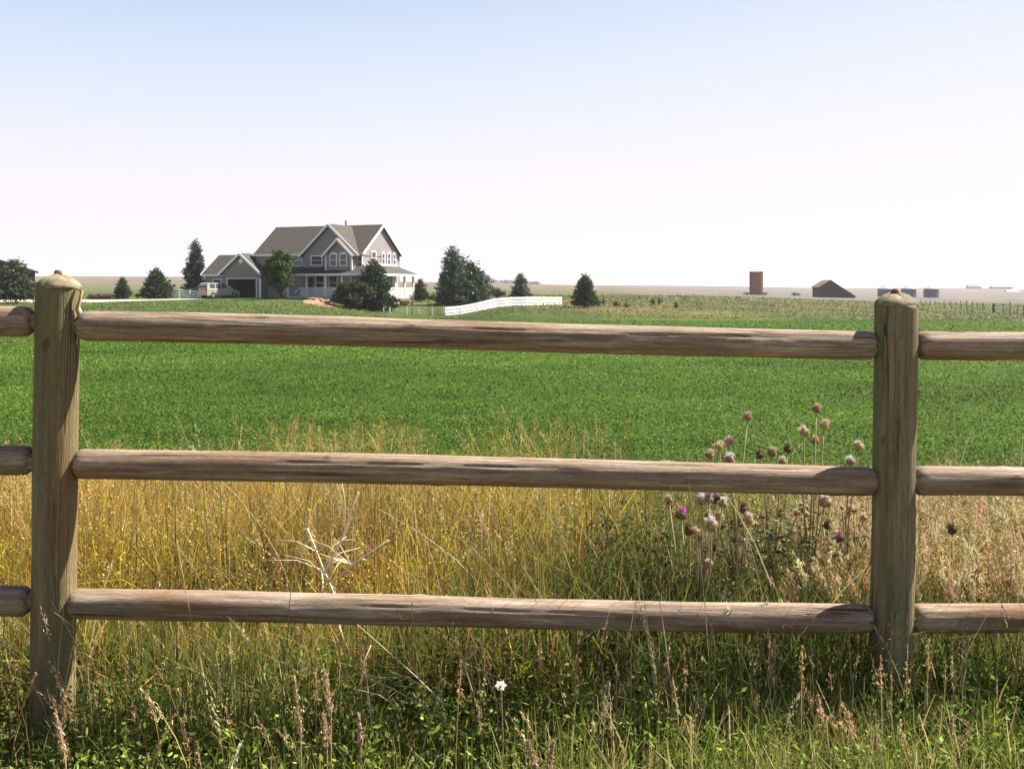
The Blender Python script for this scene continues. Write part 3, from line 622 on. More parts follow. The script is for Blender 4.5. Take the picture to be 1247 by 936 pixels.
for k in range(24):
    x0, y0 = random.choice([(394, 694), (401, 705), (407, 716), (386, 672), (420, 648), (428, 688)])
    a_ = random.uniform(R(20), R(175)); l_ = random.uniform(18, 78); c_ = random.uniform(-14, 14); dy = random.uniform(-.12, .08)
    twig([(x0, y0, .03), (x0+math.cos(a_)*l_*.5+c_*.3, y0-math.sin(a_)*l_*.5-4, .03+dy/2), (x0+math.cos(a_)*l_, y0-math.sin(a_)*l_*.9+abs(c_)*.3, .03+dy)], .0016, .0007)
def stalk(label, pts, Y, r_=.0028, m='dry', side=0):
    r_ *= .62
    b0 = G(pts[0][0], Y); o = thing('dry_stalk', label, 'dead stalk', b0, group='bleached stalks lying in the verge'); pts = list(pts)
    ps = [Vector((0, 0, -.03))]+[P(x, y, Y+.02*i)-b0 for i, (x, y) in enumerate(pts[1:])]
    MB().tube(ps, [r_*(1-.5*i/len(ps)) for i in range(len(ps))], 6).build('stem', M[m], o, True)
    for k in range(side):
        i = random.randint(1, len(ps)-1); a_ = ps[i-1].lerp(ps[i], random.random()); bq = a_+Vector((random.uniform(-.06, .06), random.uniform(-.04, .04), random.uniform(.02, .08)))
        MB().tube([a_, bq], [r_*.5, r_*.25], 5).build('side_twig', M[m], o)
stalk('pale stalk leaning left in front of the bottom rail, left of the white flower', [(587, 890), (583, 868), (572, 830), (552, 772)], 2.84, .0034)
stalk('upright thin stalk crossing below the bottom rail beside the leaning one', [(590, 880), (583, 820), (573, 765)], 2.86, .0028)
stalk('long stalk lying diagonally down to the right under the dead branch', [(545, 885), (538, 854), (505, 822), (470, 791), (435, 760)], 2.84, .0034, 'dry', 3)
stalk('second diagonal stalk just below the longest one', [(548, 892), (520, 862), (478, 838), (438, 822)], 2.80, .0032, 'dry', 3)
stalk('short broken pale stalk under the dead branch', [(457, 868), (447, 832), (443, 805), (452, 785)], 2.84, .0034)
stalk('tan stalk crossing the bottom rail near its left end', [(262, 860), (240, 790), (226, 720), (215, 655)], 2.78, .0022, 'tanstalk')
stalk('straight white stalk standing right of the right post', [(1170, 865), (1172, 838), (1177, 808)], 2.8, .0032)
stalk('thin straw bent over the left end of the bottom rail', [(120, 850), (105, 800), (92, 765), (66, 745)], 2.7, .0018, 'tanstalk')
stalk('brown stem rising across the bottom rail in the middle', [(770, 880), (768, 800), (775, 735)], 2.8, .0024, 'tanstalk', 2)
def flower(label, px, py, Y, r_=.012, m='petal_w'):
    p = P(px, py, Y); b0 = G(px, Y); o = thing('wild_flower', label, 'flower', b0); h_ = p.z-b0.z
    MB().tube([(0, 0, -.01), (.005, 0, h_*.6), (0, 0, h_)], .0012, 5).build('stem', M['tanstalk'], o)
    for k in range(6):
        a_ = k*1.047+random.uniform(-.2, .2); t_2 = .35; c_, s_ = math.cos(a_), math.sin(a_)
        q = MB(); e1 = Vector((c_, .8*s_, .6*s_)); e2 = Vector((-s_, .8*c_, .6*c_)); q0 = Vector((0, 0, h_))
        q.poly([q0, q0+e1*r_*.6+e2*r_*.4, q0+e1*r_*1.1, q0+e1*r_*.6-e2*r_*.4], [(0, 1, 2, 3)])
        q.build('petal', M[m], o)
    MB().lathe([(.002, -.002), (.0035, 0), (.002, .002)], 8, (0, -.004, h_)).build('flower_centre', M['tanstalk'], o)
for q_ in [((505, 892), (486, 862), (462, 846), (430, 838)), ((560, 880), (530, 845), (500, 826), (476, 818)), ((612, 890), (604, 850), (588, 812), (585, 772))]:
    stalk({505: 'lowest of the diagonal pale stalks under the dead branch', 560: 'short pale stalk above the lowest diagonal one', 612: 'thin pale stalk nearest the white flower'}[q_[0][0]], q_, 2.82, .0028, 'dry', 2)
flower('small white flower in the grass below the middle of the bottom rail', 610, 834, 2.5, .014)
flower('tiny white flower low in the green weeds right of the centre', 874, 886, 2.7, .009)
flower('small white bloom just below the left part of the bottom rail', 186, 778, 3.4, .012)
flower('white bloom beside the one below the left rail, slightly lower', 203, 783, 3.45, .010)
def fg_head(label, px, py0, py1, Y, r_, cols_, lean=0):
    top = P(px+lean, py0, Y); bot = P(px, py1, Y); b0 = G(px, Y); o = thing('seed_stalk', label, 'seed head', b0, group='thick brown seed stalks before the fence')
    MB().tube([(0, 0, -.02), bot-b0, top-b0], [.0022, .002, .001], 5).build('stem', M['tanstalk'], o)
    n_ = 260; u = rng.uniform(0, 1, n_)[:, None]; C = np.array(bot-b0)*(1-u)+np.array(top-b0)*u+rng.normal(size=(n_, 3))*r_*(.45+.7*np.abs(np.sin(u*9+px)))*(1.1-u*.7)
    dr = np.zeros((n_, 3)); dr[:, 2] = 1
    v2, q2, t2 = leaves(C, rng.uniform(.007, .013, n_), .0035, tints(n_, cols_, .08, .25), 0, dr); npmesh('seed_head', v2, q2, M['seed'], o, t2)
PK = [(.62, .42, .27), (.70, .52, .34), (.46, .28, .16)]
fg_head('reddish lumpy seed head at the foot of the left post', 80, 868, 925, 2.45, .0052, PK, -12)
fg_head('slim tan seed head below the dead branch, left one', 366, 824, 890, 2.5, .0045, TAN, -8)
fg_head('fluffy seed head below the dead branch, right of the slim one', 403, 815, 868, 2.55, .006, TAN+PK, -8)
fg_head('lower fluffy seed head hanging under the other near the dead branch', 398, 868, 905, 2.5, .006, TAN+PK, -4)
fg_head('narrow brown seed head in dark grass left of the centre', 439, 868, 905, 2.5, .004, PK, -2)
fg_head('pair of pinkish seed heads at the bottom edge, left stem', 652, 900, 936, 2.4, .005, PK, -10)
fg_head('pair of pinkish seed heads at the bottom edge, right stem', 668, 902, 936, 2.4, .004, PK, 6)
fg_head('tan seed head left of the foot of the right post', 1003, 845, 890, 2.6, .005, TAN+PK, -8)
fg_head('broad tan seed head just left of the right post base', 1036, 866, 905, 2.6, .007, TAN+PK, -4)
fg_head('pale drooping seed head at the bottom right of the right post', 1108, 896, 930, 2.5, .005, TAN, -8)
fg_head('brown seed head in the grass below the right post', 1066, 885, 920, 2.55, .005, PK, 0)
fg_head('small brown seed head at the lower right corner', 1158, 870, 905, 2.6, .005, TAN, 2)

# ------------------------------------------------------------------ trees
def tree(name, label, cat, px, py_top, py_base, wpx, Y, kind, colr, nleaf=5000, seed=1, group=None, skirt=.08, zb=None, leafs=1.0):
    rs = random.Random(seed); wpx *= 1.25 if kind == 'conifer' else 1.1; x = (px-623.5)/F*Y; zg = z1(x, Y); zt_ = H-(py_top-352)/F*Y
    h = zt_-zg; wr = wpx/2/F*Y; o = thing(name, label, cat, (x, Y, zg), 0, group)
    tr = MB(); tr.tube([(0, 0, -.3), (wr*.02, 0, h*.3), (-wr*.02, 0, h*.7), (0, 0, h*.96)], [h*.028, h*.022, h*.012, .01], 8)
    cent = []; dirs = []
    if kind == 'conifer':
        lev = 26
        for i in range(lev):
            t = skirt+(1-skirt)*(i+.3)/lev; L = wr*(1-t)**.62*1.05 if t > .12 else wr*(.6+3*t)
            L *= 1.0 if t < .97 else .5
            nb = rs.randint(5, 8); a0 = rs.uniform(0, 6.28)
            for k in range(nb):
                a_ = a0+k*6.283/nb+rs.uniform(-.35, .35); l_ = L*rs.choice([.55, .8, .95, 1.0, 1.12])*rs.uniform(.85, 1.1)
                up_ = .25*l_ if t > .6 else .05*l_
                p0 = Vector((0, 0, h*t)); p1 = p0+Vector((math.cos(a_)*l_, math.sin(a_)*l_, up_-.1*l_))
                tr.tube([p0, p1], [.02+.01*l_, .008], 4)
                nn = max(4, int(nleaf*(l_/wr)**1.4/lev/nb*1.9)); u = rng.uniform(.12, 1, nn)[:, None]**.7
                C = np.array(p0)*(1-u)+np.array(p1)*u+rng.normal(size=(nn, 3))*np.array([.16, .16, .12])*wr*(1.15-u*.75)
                cent.append(C); dirs.append(np.tile([math.cos(a_), math.sin(a_), .35], (nn, 1)))
        lsz = .16*wr+.06; asp = .35
    else:
        ncl = 34 if kind != 'shrub' else 18
        for i in range(ncl):
            for _ in range(20):
                q = Vector((rs.uniform(-1, 1), rs.uniform(-1, 1), rs.uniform(-1, 1)))
                if q.length < 1: break
            lo_ = skirt; zc = lo_+(1-lo_)*.5
            sc_z = (1-lo_)/2*h*.86; prof_ = 1 if kind == 'shrub' else (1.0-.25*max(0, q.z))
            p = Vector((q.x*wr*.78*prof_, q.y*wr*.78*prof_, zc*h+q.z*sc_z)); rad = wr*rs.uniform(.22, .42)
            tr.tube([(0, 0, h*max(.05, lo_*.6)), p*.5+Vector((0, 0, h*lo_*.3)), p], [h*.014, h*.009, .01], 4)
            nn = nleaf//ncl; v = rng.normal(size=(nn, 3)); v /= np.linalg.norm(v, axis=1)[:, None]
            C = np.array(p)+v*rad*rng.uniform(.35, 1.1, nn)[:, None]*np.array([1, 1, .8]); cent.append(C); dirs.append(v)
        lsz = .10*wr+.07; asp = .65
    tr.build('trunk', M['bark'], o)
    C = np.concatenate(cent); D = np.concatenate(dirs); C[:, 2] = np.maximum(C[:, 2], .03)
    cn = tints(len(C), colr, .07, .25)
    v2, q2, t2 = leaves(C, rng.uniform(.6, 1.4, len(C))*lsz*leafs, rng.uniform(.6, 1.3, len(C))*lsz*asp*leafs, cn, 0, D*.8)
    npmesh('crown', v2, q2, M['needle'] if kind == 'conifer' else M['leaf'], o, t2)
    return o
BLUE = [(.12, .165, .12), (.15, .19, .145), (.09, .125, .09)]; DARKG = [(.035, .068, .028), (.05, .085, .035), (.065, .10, .04)]; OLIV = [(.06, .075, .03), (.08, .09, .035)]
LG = [(.09, .13, .035), (.12, .16, .045), (.05, .08, .025)]; GREYG = [(.12, .125, .095), (.15, .15, .12)]
tree('conifer', 'grey green pointed tree in front of the dark barn at the left edge', 'tree', 19, 317, 367, 46, 104, 'conifer', [(.10, .125, .07), (.13, .15, .09)], 6000, 3, skirt=.16)
tree('conifer', 'small green conifer beside the drive, between left post and bushy pine', 'tree', 149, 338, 364, 20, 121, 'conifer', DARKG, 3000, 5)
tree('conifer', 'broad bushy dark pine left of the white drive fence', 'tree', 190, 328, 364, 33, 119, 'conifer', DARKG, 5000, 6)
tree('shrub', 'greyish bush tucked behind the bushy dark pine', 'shrub', 206, 340, 364, 16, 122, 'shrub', GREYG, 1500, 7)
tree('conifer', 'tall narrow dark spruce beside the garage', 'tree', 238, 292, 362, 28, 127, 'conifer', [(.028, .058, .034), (.04, .072, .04)], 8000, 8, skirt=.1)
tree('leafy_tree', 'light green leafy tree in front of the house between garage and porch', 'tree', 342, 298, 364, 42, 112, 'tree', LG, 9000, 9, skirt=.1)
tree('conifer', 'dark spreading juniper before the right corner of the porch', 'tree', 455, 318, 382, 44, 108.5, 'conifer', DARKG, 8000, 10, skirt=.03)
tree('shrub', 'round olive bush left of the dark juniper', 'shrub', 432, 344, 382, 44, 106.5, 'shrub', OLIV, 7000, 11, skirt=.0)
tree('conifer', 'little conifer on the lawn just right of the house', 'tree', 512, 340, 367, 20, 130, 'conifer', DARKG, 2500, 12)
tree('shrub', 'small yellow green bush at the foot of the tall spruce', 'shrub', 537, 350, 366, 16, 128, 'shrub', LG, 900, 13)
tree('conifer', 'tall blue grey spruce right of the house, tallest of the lawn', 'tree', 552, 301, 372, 42, 122, 'conifer', BLUE, 8000, 14, skirt=.03)
tree('conifer', 'wide green pine joined to the right side of the tall spruce', 'tree', 570, 319, 372, 52, 124, 'conifer', [(.085, .13, .065), (.11, .155, .08)], 7000, 15, skirt=.03)
tree('leafy_tree', 'pale grey leafed tree peeping out behind the wide pine', 'tree', 589, 330, 364, 26, 160, 'tree', GREYG, 2500, 16, skirt=.15)
tree('shrub', 'low dark bush behind the white board fence', 'shrub', 606, 351, 364, 20, 150, 'shrub', OLIV, 1400, 17)
tree('conifer', 'small pointed spruce rising behind the white board fence', 'tree', 634, 333, 363, 24, 128, 'conifer', BLUE, 4000, 18)
tree('conifer', 'solitary dark pine on the pasture right of the white fence', 'tree', 712, 335, 377, 29, 111, 'conifer', DARKG+BLUE, 7000, 19, skirt=.12)
for i, (px, t0, b0, w_, Y, lab) in enumerate([(735, 361, 372, 6, 118, 'thin upright bush nearest the solitary pine'), (750, 367, 374, 12, 116, 'low rounded bush right of the solitary pine'),
        (763, 369, 379, 9, 112, 'brown tinged bush third from the solitary pine'), (795, 363, 373, 9, 125, 'small bush left in the pasture pair'), (803, 361, 373, 8, 126, 'taller bush right in the pasture pair'),
        (823, 366, 379, 7, 110, 'narrow dark weed bush farthest right on the pasture')]):
    tree('shrub', lab, 'shrub', px, t0, b0, w_, Y, 'shrub', [(.07, .10, .035), (.12, .12, .05)], 350, 60+i, group='small bushes on the pasture')
for i, px in enumerate([603, 612, 620, 629, 637, 646, 655]):
    tree('windbreak_tree', ''+['leftmost','second from left','third from left','middle','third from right','second from right','rightmost'][i]+' dark tree of the far windbreak behind the small spruce', 'tree', px, 340.5+abs(i-2)*.7, 346, 16, 1150, 'tree', [(.05, .06, .045)], 250, 80+i, group='windbreak trees on the skyline', skirt=.02, leafs=1.3)
for i, (px, w_) in enumerate([(150+0, 0)]): pass

# ------------------------------------------------------------------ white board fence on the bank
bf = thing('board_fence', 'white three board fence curving up the grassy bank', 'fence', G(600, 108))
bp = [(541.5, 373.8, 105), (563, 371.8, 107), (584, 367.6, 109.2), (602, 363.2, 111.3), (622.5, 361.6, 113.5), (642, 361.2, 115.7), (662, 361.2, 118), (683.5, 361.4, 120.5)]
O_ = Vector(bf.location); tops = [P(*q)-O_ for q in bp]
for tp_, q in zip(tops, bp):
    g_ = z1(tp_.x+O_.x, q[2])-O_.z-.2; MB().box((tp_.x-.07, tp_.y-.07, min(g_, tp_.z-1.1)), (tp_.x+.07, tp_.y+.07, tp_.z+.04)).build('post', M['white_board'], bf)
for a, b in zip(tops[:-1], tops[1:]):
    for k in range(3):
        off = Vector((.06, -.09, -.14-k*.34)); MB().beam(a+off, b+off, .05, .245).build('board', M['white_board'], bf)
# white posts with wire left of it
wf = thing('wire_fence', 'row of short white posts strung with wire below the house', 'fence', G(505, 105.5)); O_ = Vector(wf.location); pp = []
for px, pt, pb in [(467, 374.5, 384), (474.6, 373.8, 385), (495, 373.5, 386), (502, 374.5, 385), (509.6, 374, 386), (526, 374, 386), (540, 374, 386)]:
    a = P(px, pt, 105.5)-O_; gz = z1(a.x+O_.x, 105.5)-O_.z-.15; w_ = .16 if px in (495, 509.6, 526, 474.6) else .10
    MB().box((a.x-w_/2, a.y-.06, gz), (a.x+w_/2, a.y+.06, a.z)).build('post', M['white_board'] if px != 502 else M['greypost'], wf); pp.append(a)
for k in range(3): MB().tube([p-Vector((0, .07, .15+.3*k)) for p in pp], .012, 4).build('wire', M['wire'], wf)
# white drive fence
df = thing('board_fence', 'short white board fence beside the drive left of the parked cars', 'fence', G(225, 121)); O_ = Vector(df.location)
dp = [(204, 353), (217.5, 353), (231, 353.2), (244.5, 353.4)]; tops = [P(px, py, 121)-O_ for px, py in dp]
for a in tops: MB().box((a.x-.07, a.y-.07, -.2), (a.x+.07, a.y+.07, a.z+.06)).build('post', M['white_board'], df)
for a, b in zip(tops[:-1], tops[1:]):
    for k in range(3): MB().beam(a+Vector((0, -.10, -.12-.3*k)), b+Vector((0, -.10, -.12-.3*k)), .04, .17).build('board', M['white_board'], df)
# old wire fence on the right
of = thing('wire_fence', 'old wire fence of thin grey wooden posts running off on the right', 'fence', G(1180, 150)); O_ = Vector(of.location)
for px, pt, Y, w_ in [(1112, 365.5, 205, .1), (1121, 365, 195, .12), (1127, 366, 188, .08), (1133, 365.5, 182, .12), (1138.5, 366, 177, .13), (1144, 367, 172, .08), (1150, 365.6, 166, .14), (1158, 366.4, 160, .13), (1164, 367, 155, .12), (1170.5, 366.5, 150, .1),
        (1177.5, 365.5, 145, .14), (1184, 367.5, 141, .14), (1190, 368, 137, .09), (1197, 368.6, 133, .1), (1210, 369.3, 127, .3), (1222, 369.5, 121, .09), (1230, 367.8, 117, .13), (1239, 371, 113, .09), (1246, 371, 110, .11), (1262, 372, 104, .12), (1280, 374, 99, .12)]:
    a = P(px, pt, Y)-O_; gz = z1(a.x+O_.x, Y)-O_.z-.2
    MB().tube([(a.x, a.y, gz), (a.x+random.uniform(-.06, .06), a.y, a.z)], w_*.5, 6).build('post', M['greypost'] if w_ < .25 else M['timber'], of)
for k in range(3):
    MB().tube([P(px, py+k*2.6, Y)-O_ for px, py, Y in [(1112, 366.5, 205), (1138.5, 367, 177), (1164, 368, 155), (1197, 370, 133), (1210, 371, 127), (1246, 373, 110), (1280, 375, 99)]], .014, 3).build('wire', M['wire'], of)

# ------------------------------------------------------------------ house
TH = -R(22); hx, hy = P(441, 361, 114).x, 114.0; HZ = .35
house = thing('house', 'two storey taupe farmhouse with brown gabled roof and wraparound white porch', 'house', (hx, hy, HZ), TH)
W_, D_ = 13.8, 8.6; EV, RG = 5.0, 8.15      # local z of eaves and ridge
wl = MB(); wl.box((-W_, 0, -1.2), (0, D_, EV-.1)); wl.build('wall', M['siding'], house)
g_ = MB()
for x in (-W_, 0):
    g_ = MB(); s_ = -1 if x == 0 else 1; g_.poly([(x, 0, EV-.1), (x, D_, EV-.1), (x, D_/2, RG-.12), (x+s_*.12, 0, EV-.1), (x+s_*.12, D_, EV-.1), (x+s_*.12, D_/2, RG-.12)], [(0, 1, 2), (5, 4, 3), (0, 2, 5, 3), (1, 4, 5, 2), (0, 3, 4, 1)]); g_.build('gable_wall', M['siding'], house)
def gable_roof_x(x0, x1, y0, y1, ze, zr, ov, parent, m='shingle', tw=.16):
    """ridge along x"""
    ym = (y0+y1)/2; k = (zr-ze)/((y1-y0)/2); a = MB()
    a.slab([(x0-ov, y0-ov, ze-k*ov), (x1+ov, y0-ov, ze-k*ov), (x1+ov, ym, zr), (x0-ov, ym, zr)], tw)
    a.slab([(x0-ov, y1+ov, ze-k*ov), (x0-ov, ym, zr), (x1+ov, ym, zr), (x1+ov, y1+ov, ze-k*ov)], tw)
    r_ = a.build('roof', M[m], parent); f_ = MB(); d_ = .02
    for x in (x0-ov-.04, x1+ov+.04):
        for ye in (y0-ov, y1+ov): f_.beam((x, ye, ze-k*ov-.10), (x, ym, zr-.10), .07, .26)
    f_.beam((x0-ov, y0-ov-.04, ze-k*ov-.10), (x1+ov, y0-ov-.04, ze-k*ov-.10), .07, .2)
    f_.build('fascia', M['trim'], r_); return r_
def gable_roof_y(xc, hw, y0, y1, ze, zr, ov, parent, m='shingle', tw=.14, name='cross_roof'):
    """ridge along y, front end at y0"""
    k = (zr-ze)/hw; a = MB(); e_ = hw+ov
    a.slab([(xc-e_, y0-ov, ze-k*ov), (xc, y0-ov, zr), (xc, y1, zr), (xc-e_, y1, ze-k*ov)], tw)
    a.slab([(xc+e_, y0-ov, ze-k*ov), (xc+e_, y1, ze-k*ov), (xc, y1, zr), (xc, y0-ov, zr)], tw)
    r_ = a.build(name, M[m], parent); f_ = MB()
    for s_ in (-1, 1): f_.beam((xc+s_*e_, y0-ov-.04, ze-k*ov-.09), (xc, y0-ov-.04, zr-.09), .07, .24)
    f_.build('fascia', M['trim'], r_); return r_
gable_roof_x(-W_, 0, 0, D_, EV, RG, .26, house)
def window(parent, plane, u, z, w, h, off=0, arch=False, name='window', mull=1):
    """plane 'f' faces -y at y=off; plane 'r' faces +x at x=off"""
    def bx(mb, u0, u1, z0, z1_, d0, d1):
        if plane == 'f': mb.box((u0, off-d1, z0), (u1, off-d0, z1_))
        else: mb.box((off+d0, u0, z0), (off+d1, u1, z1_))
    gl = MB(); bx(gl, u-w/2, u+w/2, z-h/2, z+h/2, .0, .03)
    fr = MB(); t = .11
    for a in ((u-w/2-t, u-w/2, z-h/2-t, z+h/2+t), (u+w/2, u+w/2+t, z-h/2-t, z+h/2+t), (u-w/2, u+w/2, z+h/2, z+h/2+t), (u-w/2, u+w/2, z-h/2-t, z-h/2)): bx(fr, *a, 0, .08)
    if mull: bx(fr, u-w/2, u+w/2, z-.03, z+.03, .03, .07)
    if arch: bx(fr, u-w/2+.05, u+w/2-.05, z+h/2+t, z+h/2+t+.14, 0, .08)
    f = fr.build(name, M['trim'], parent); gl.build('pane', M['glass'], f); return f
# big front cross gable
BX, BW, BY = -3.75, 3.4, -.5
b1 = MB(); b1.box((BX-BW, BY, -.3), (BX+BW, -.003, EV-.15))
b1.poly([(BX-BW, BY, EV-.15), (BX+BW, BY, EV-.15), (BX, BY, RG-.45), (BX-BW, 0, EV-.15), (BX+BW, 0, EV-.15), (BX, 0, RG-.45)], [(0, 1, 2), (5, 4, 3), (0, 2, 5, 3), (1, 4, 5, 2)]); b1.build('front_gable', M['siding'], house)
gable_roof_y(BX, BW, BY, D_/2, EV-.1, RG-.12, .4, house)
# small gable bay
SX, SW, SY = -2.05, 1.6, -1.5
b2 = MB(); b2.box((SX-SW, SY, 2.9), (SX+SW, BY-.003, EV-.3)); zr2 = EV+1.35
b2.poly([(SX-SW, SY, EV-.3), (SX+SW, SY, EV-.3), (SX, SY, zr2-.12), (SX-SW, BY-.003, EV-.3), (SX+SW, BY-.003, EV-.3), (SX, BY-.003, zr2-.12)], [(0, 1, 2), (5, 4, 3), (0, 2, 5, 3), (1, 4, 5, 2)]); b2.build('bay', M['siding'], house)
gable_roof_y(SX, SW, SY, 1.0, EV-.2, zr2, .35, house)
cb = MB()
for x in (SX-SW, SX+SW): cb.box((x-.09, SY-.03, 2.9), (x+.09, SY+.1, EV-.32))
cb.box((-.12, -.04, 2.8), (.04, .1, EV-.3)); cb.build('corner_board', M['trim'], house)
window(house, 'f', SX-.62, 4.05, .72, 1.15, SY, True); window(house, 'f', SX+.62, 4.05, .72, 1.15, SY, True)
window(house, 'f', BX-1.65, 4.05, 1.3, .9, BY); window(house, 'f', -8.2, 4.1, 1.1, 1.2); window(house, 'f', -10.6, 4.1, 1.1, 1.2); window(house, 'f', -.22, 3.9, .3, 1.0, -.001)
window(house, 'r', 2.45, 4.35, .85, 1.25, 0)
for u in (4.6, 5.9, 7.2): window(house, 'r', u, 4.3, .55, 1.15, 0, True)
for u in (3.2, 5.4, 7.3): window(house, 'r', u, 1.55, .9, 1.6, 0, mull=0)
for x in (-1.6, -3.3, -5.0): window(house, 'f', x, 1.6, .95, 1.5, BY)
dr = MB().box((-6.55, BY-.07, .05), (-5.9, BY-.001, 2.1)).build('door', M['dark'], house)
MB().tube([(-4.3, 3.8, RG-.5), (-4.3, 3.8, RG+.5)], .13, 10).build('vent_pipe', M['steelroof'], house)
# porch: L shape wrapping front and right side
PF, PS, PX0, PYE = -2.3, 2.3, -8.0, 7.9; ZP0, ZP1, DK_ = 3.35, 2.55, .1
pr = MB(); e_ = .35
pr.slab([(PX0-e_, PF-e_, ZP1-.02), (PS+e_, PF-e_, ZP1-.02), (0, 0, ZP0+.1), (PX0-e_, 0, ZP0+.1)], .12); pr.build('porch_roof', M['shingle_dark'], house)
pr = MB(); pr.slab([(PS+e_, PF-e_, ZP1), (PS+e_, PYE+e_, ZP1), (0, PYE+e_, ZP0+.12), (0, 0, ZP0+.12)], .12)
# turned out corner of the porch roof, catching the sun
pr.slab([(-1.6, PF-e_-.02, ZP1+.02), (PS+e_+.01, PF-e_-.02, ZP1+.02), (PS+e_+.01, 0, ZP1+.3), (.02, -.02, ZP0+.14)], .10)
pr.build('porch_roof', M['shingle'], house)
fa = MB(); fa.beam((PX0-e_, PF-e_-.03, ZP1-.1), (PS+e_+.03, PF-e_-.03, ZP1-.1), .07, .22); fa.beam((PS+e_+.03, PF-e_, ZP1-.1), (PS+e_+.03, PYE+e_, ZP1-.1), .07, .22)
fa.box((-.0, .2, ZP0+.14), (.1, PYE, ZP0+.34)); fa.build('porch_fascia', M['trim'], house)
dk = MB(); dk.box((PX0, PF, -.15), (-.003, BY-.003, DK_)); dk.box((.003, PF, -.153), (PS, PYE, DK_-.003)); dk.build('porch_deck', M['lattice'], house)
for x in (-8.0, -5.6, -3.2, -1.2, 2.2): MB().box((x-.09, PF, DK_), (x+.09, PF+.18, ZP1-.1)).build('porch_post', M['trim'], house)
for y in (1.2, 3.4, 5.6, 7.7): MB().box((PS-.2, y-.1, DK_), (PS, y+.1, ZP1-.1)).build('porch_post', M['trim'], house)
for x in (-5.6, -3.2, -.5, 2.1): MB().box((x-.1, PF, -2.0), (x+.1, PF+.2, -.15)).build('deck_support', M['trim'], house)
for y in (3.2, 7.6): MB().box((PS-.22, y-.12, -2.0), (PS-.02, y+.12, -.15)).build('deck_support', M['trim'], house)
def railing(a, b):
    a, b = Vector(a), Vector(b); n_ = max(2, int((b-a).length/.13)); q = MB(); q.beam(a+Vector((0, 0, .95)), b+Vector((0, 0, .95)), .08, .07); q.beam(a+Vector((0, 0, .1)), b+Vector((0, 0, .1)), .06, .06)
    for i in range(n_+1): p = a.lerp(b, i/n_); q.box((p.x-.028, p.y-.028, p.z+.1), (p.x+.028, p.y+.028, p.z+.95))
    o = q.build('porch_railing', M['trim'], house); o['kind'] = 'stuff'
railing((-6.4, PF+.09, DK_), (2.2, PF+.09, DK_)); railing((PS-.09, PF+.2, DK_), (PS-.09, PYE, DK_))
MB().box((PS-.16, 3.6, DK_), (PS-.13, PYE-.2, DK_+.9)).build('porch_skirt_panel', M['lattice'], house)
sk = MB()
for i in range(26): x = -6.2+i*.32; sk.beam((x, PF+.05, -1.15), (x+.8, PF+.05, -.2), .02, .05); sk.beam((x+.8, PF+.08, -1.15), (x, PF+.08, -.2), .02, .05)
so_ = sk.build('skirt_lattice', M['lattice'], house); so_['kind'] = 'stuff'
stp = MB()
for k in range(3): stp.box((-7.9, PF-.3*(k+1), -.4), (-6.5, PF-.3*k-.003, DK_-.16*(k+1)))
stp.build('steps', M['lattice'], house)
for x in (-7.95, -6.45): MB().beam((x, PF, DK_+.95), (x, PF-1.1, DK_+.3), .08, .08).build('stair_rail', M['trim'], house)

# garage (attached to the house: its own masses are parts of the house)
GZ0 = .0; gx0, gx1, gyf = -17.35, -12.2, -1.4; gc = (gx0+gx1)/2; GE, GR = 2.85, 4.95
ga = MB(); DW0, DW1, DH = gx0+.75, gx1-.55, 2.05
ga.box((gx0, gyf, -.6), (DW0, gyf+.2, GE)); ga.box((DW1, gyf, -.6), (gx1, gyf+.2, GE)); ga.box((DW0, gyf, DH), (DW1, gyf+.2, GE))
ga.box((gx0, gyf+.203, -.6), (gx0+.2, 6, GE)); ga.box((gx1-.2, gyf+.203, -.6), (gx1, 6, GE)); ga.box((gx0+.203, 5.8, -.6), (gx1-.203, 6, GE))
ga.poly([(gx0, gyf, GE), (gx1, gyf, GE), (gc, gyf, GR-.1), (gx0, gyf+.2, GE), (gx1, gyf+.2, GE), (gc, gyf+.2, GR-.1)], [(0, 1, 2), (5, 4, 3), (0, 2, 5, 3), (1, 4, 5, 2), (0, 3, 4, 1)])
ga.build('garage_wall', M['siding_garage'], house)
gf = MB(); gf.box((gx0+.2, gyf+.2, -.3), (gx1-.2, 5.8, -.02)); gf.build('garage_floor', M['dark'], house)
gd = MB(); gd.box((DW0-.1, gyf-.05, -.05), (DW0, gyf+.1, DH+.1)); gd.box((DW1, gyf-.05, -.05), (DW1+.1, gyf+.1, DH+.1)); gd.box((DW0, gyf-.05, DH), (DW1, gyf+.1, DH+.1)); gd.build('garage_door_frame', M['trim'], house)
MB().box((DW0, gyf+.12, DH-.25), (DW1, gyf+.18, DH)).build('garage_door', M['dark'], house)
MB().box((DW0+.003, gyf+2.2, -.02), (DW1-.003, gyf+2.25, DH)).build('garage_shade_panel', M['dark'], house)  # near-black panel standing for the shade inside the open garage
gable_roof_y(gc, (gx1-gx0)/2, gyf, 4.2, GE, GR, .35, house, name='garage_roof')
wx0, wx1, wy0, wy1 = -21.2, gx0-.003, .5, 6.4
MB().box((wx0, wy0, -.6), (wx1, wy1, GE+.0)).build('garage_wing_wall', M['siding_garage'], house)
gb = MB()
for x in (wx0,): gb.poly([(x, wy0, GE), (x, wy1, GE), (x, (wy0+wy1)/2, GR-.1), (x+.12, wy0, GE), (x+.12, wy1, GE), (x+.12, (wy0+wy1)/2, GR-.1)], [(0, 1, 2), (5, 4, 3), (0, 2, 5, 3), (1, 4, 5, 2), (0, 3, 4, 1)])
gb.build('garage_wing_gable', M['siding_garage'], house)
gable_roof_x(wx0, -13.9, wy0, wy1, GE, GR, .35, house)
window(house, 'f', -19.5, 1.5, 1.0, 1.0, wy0)
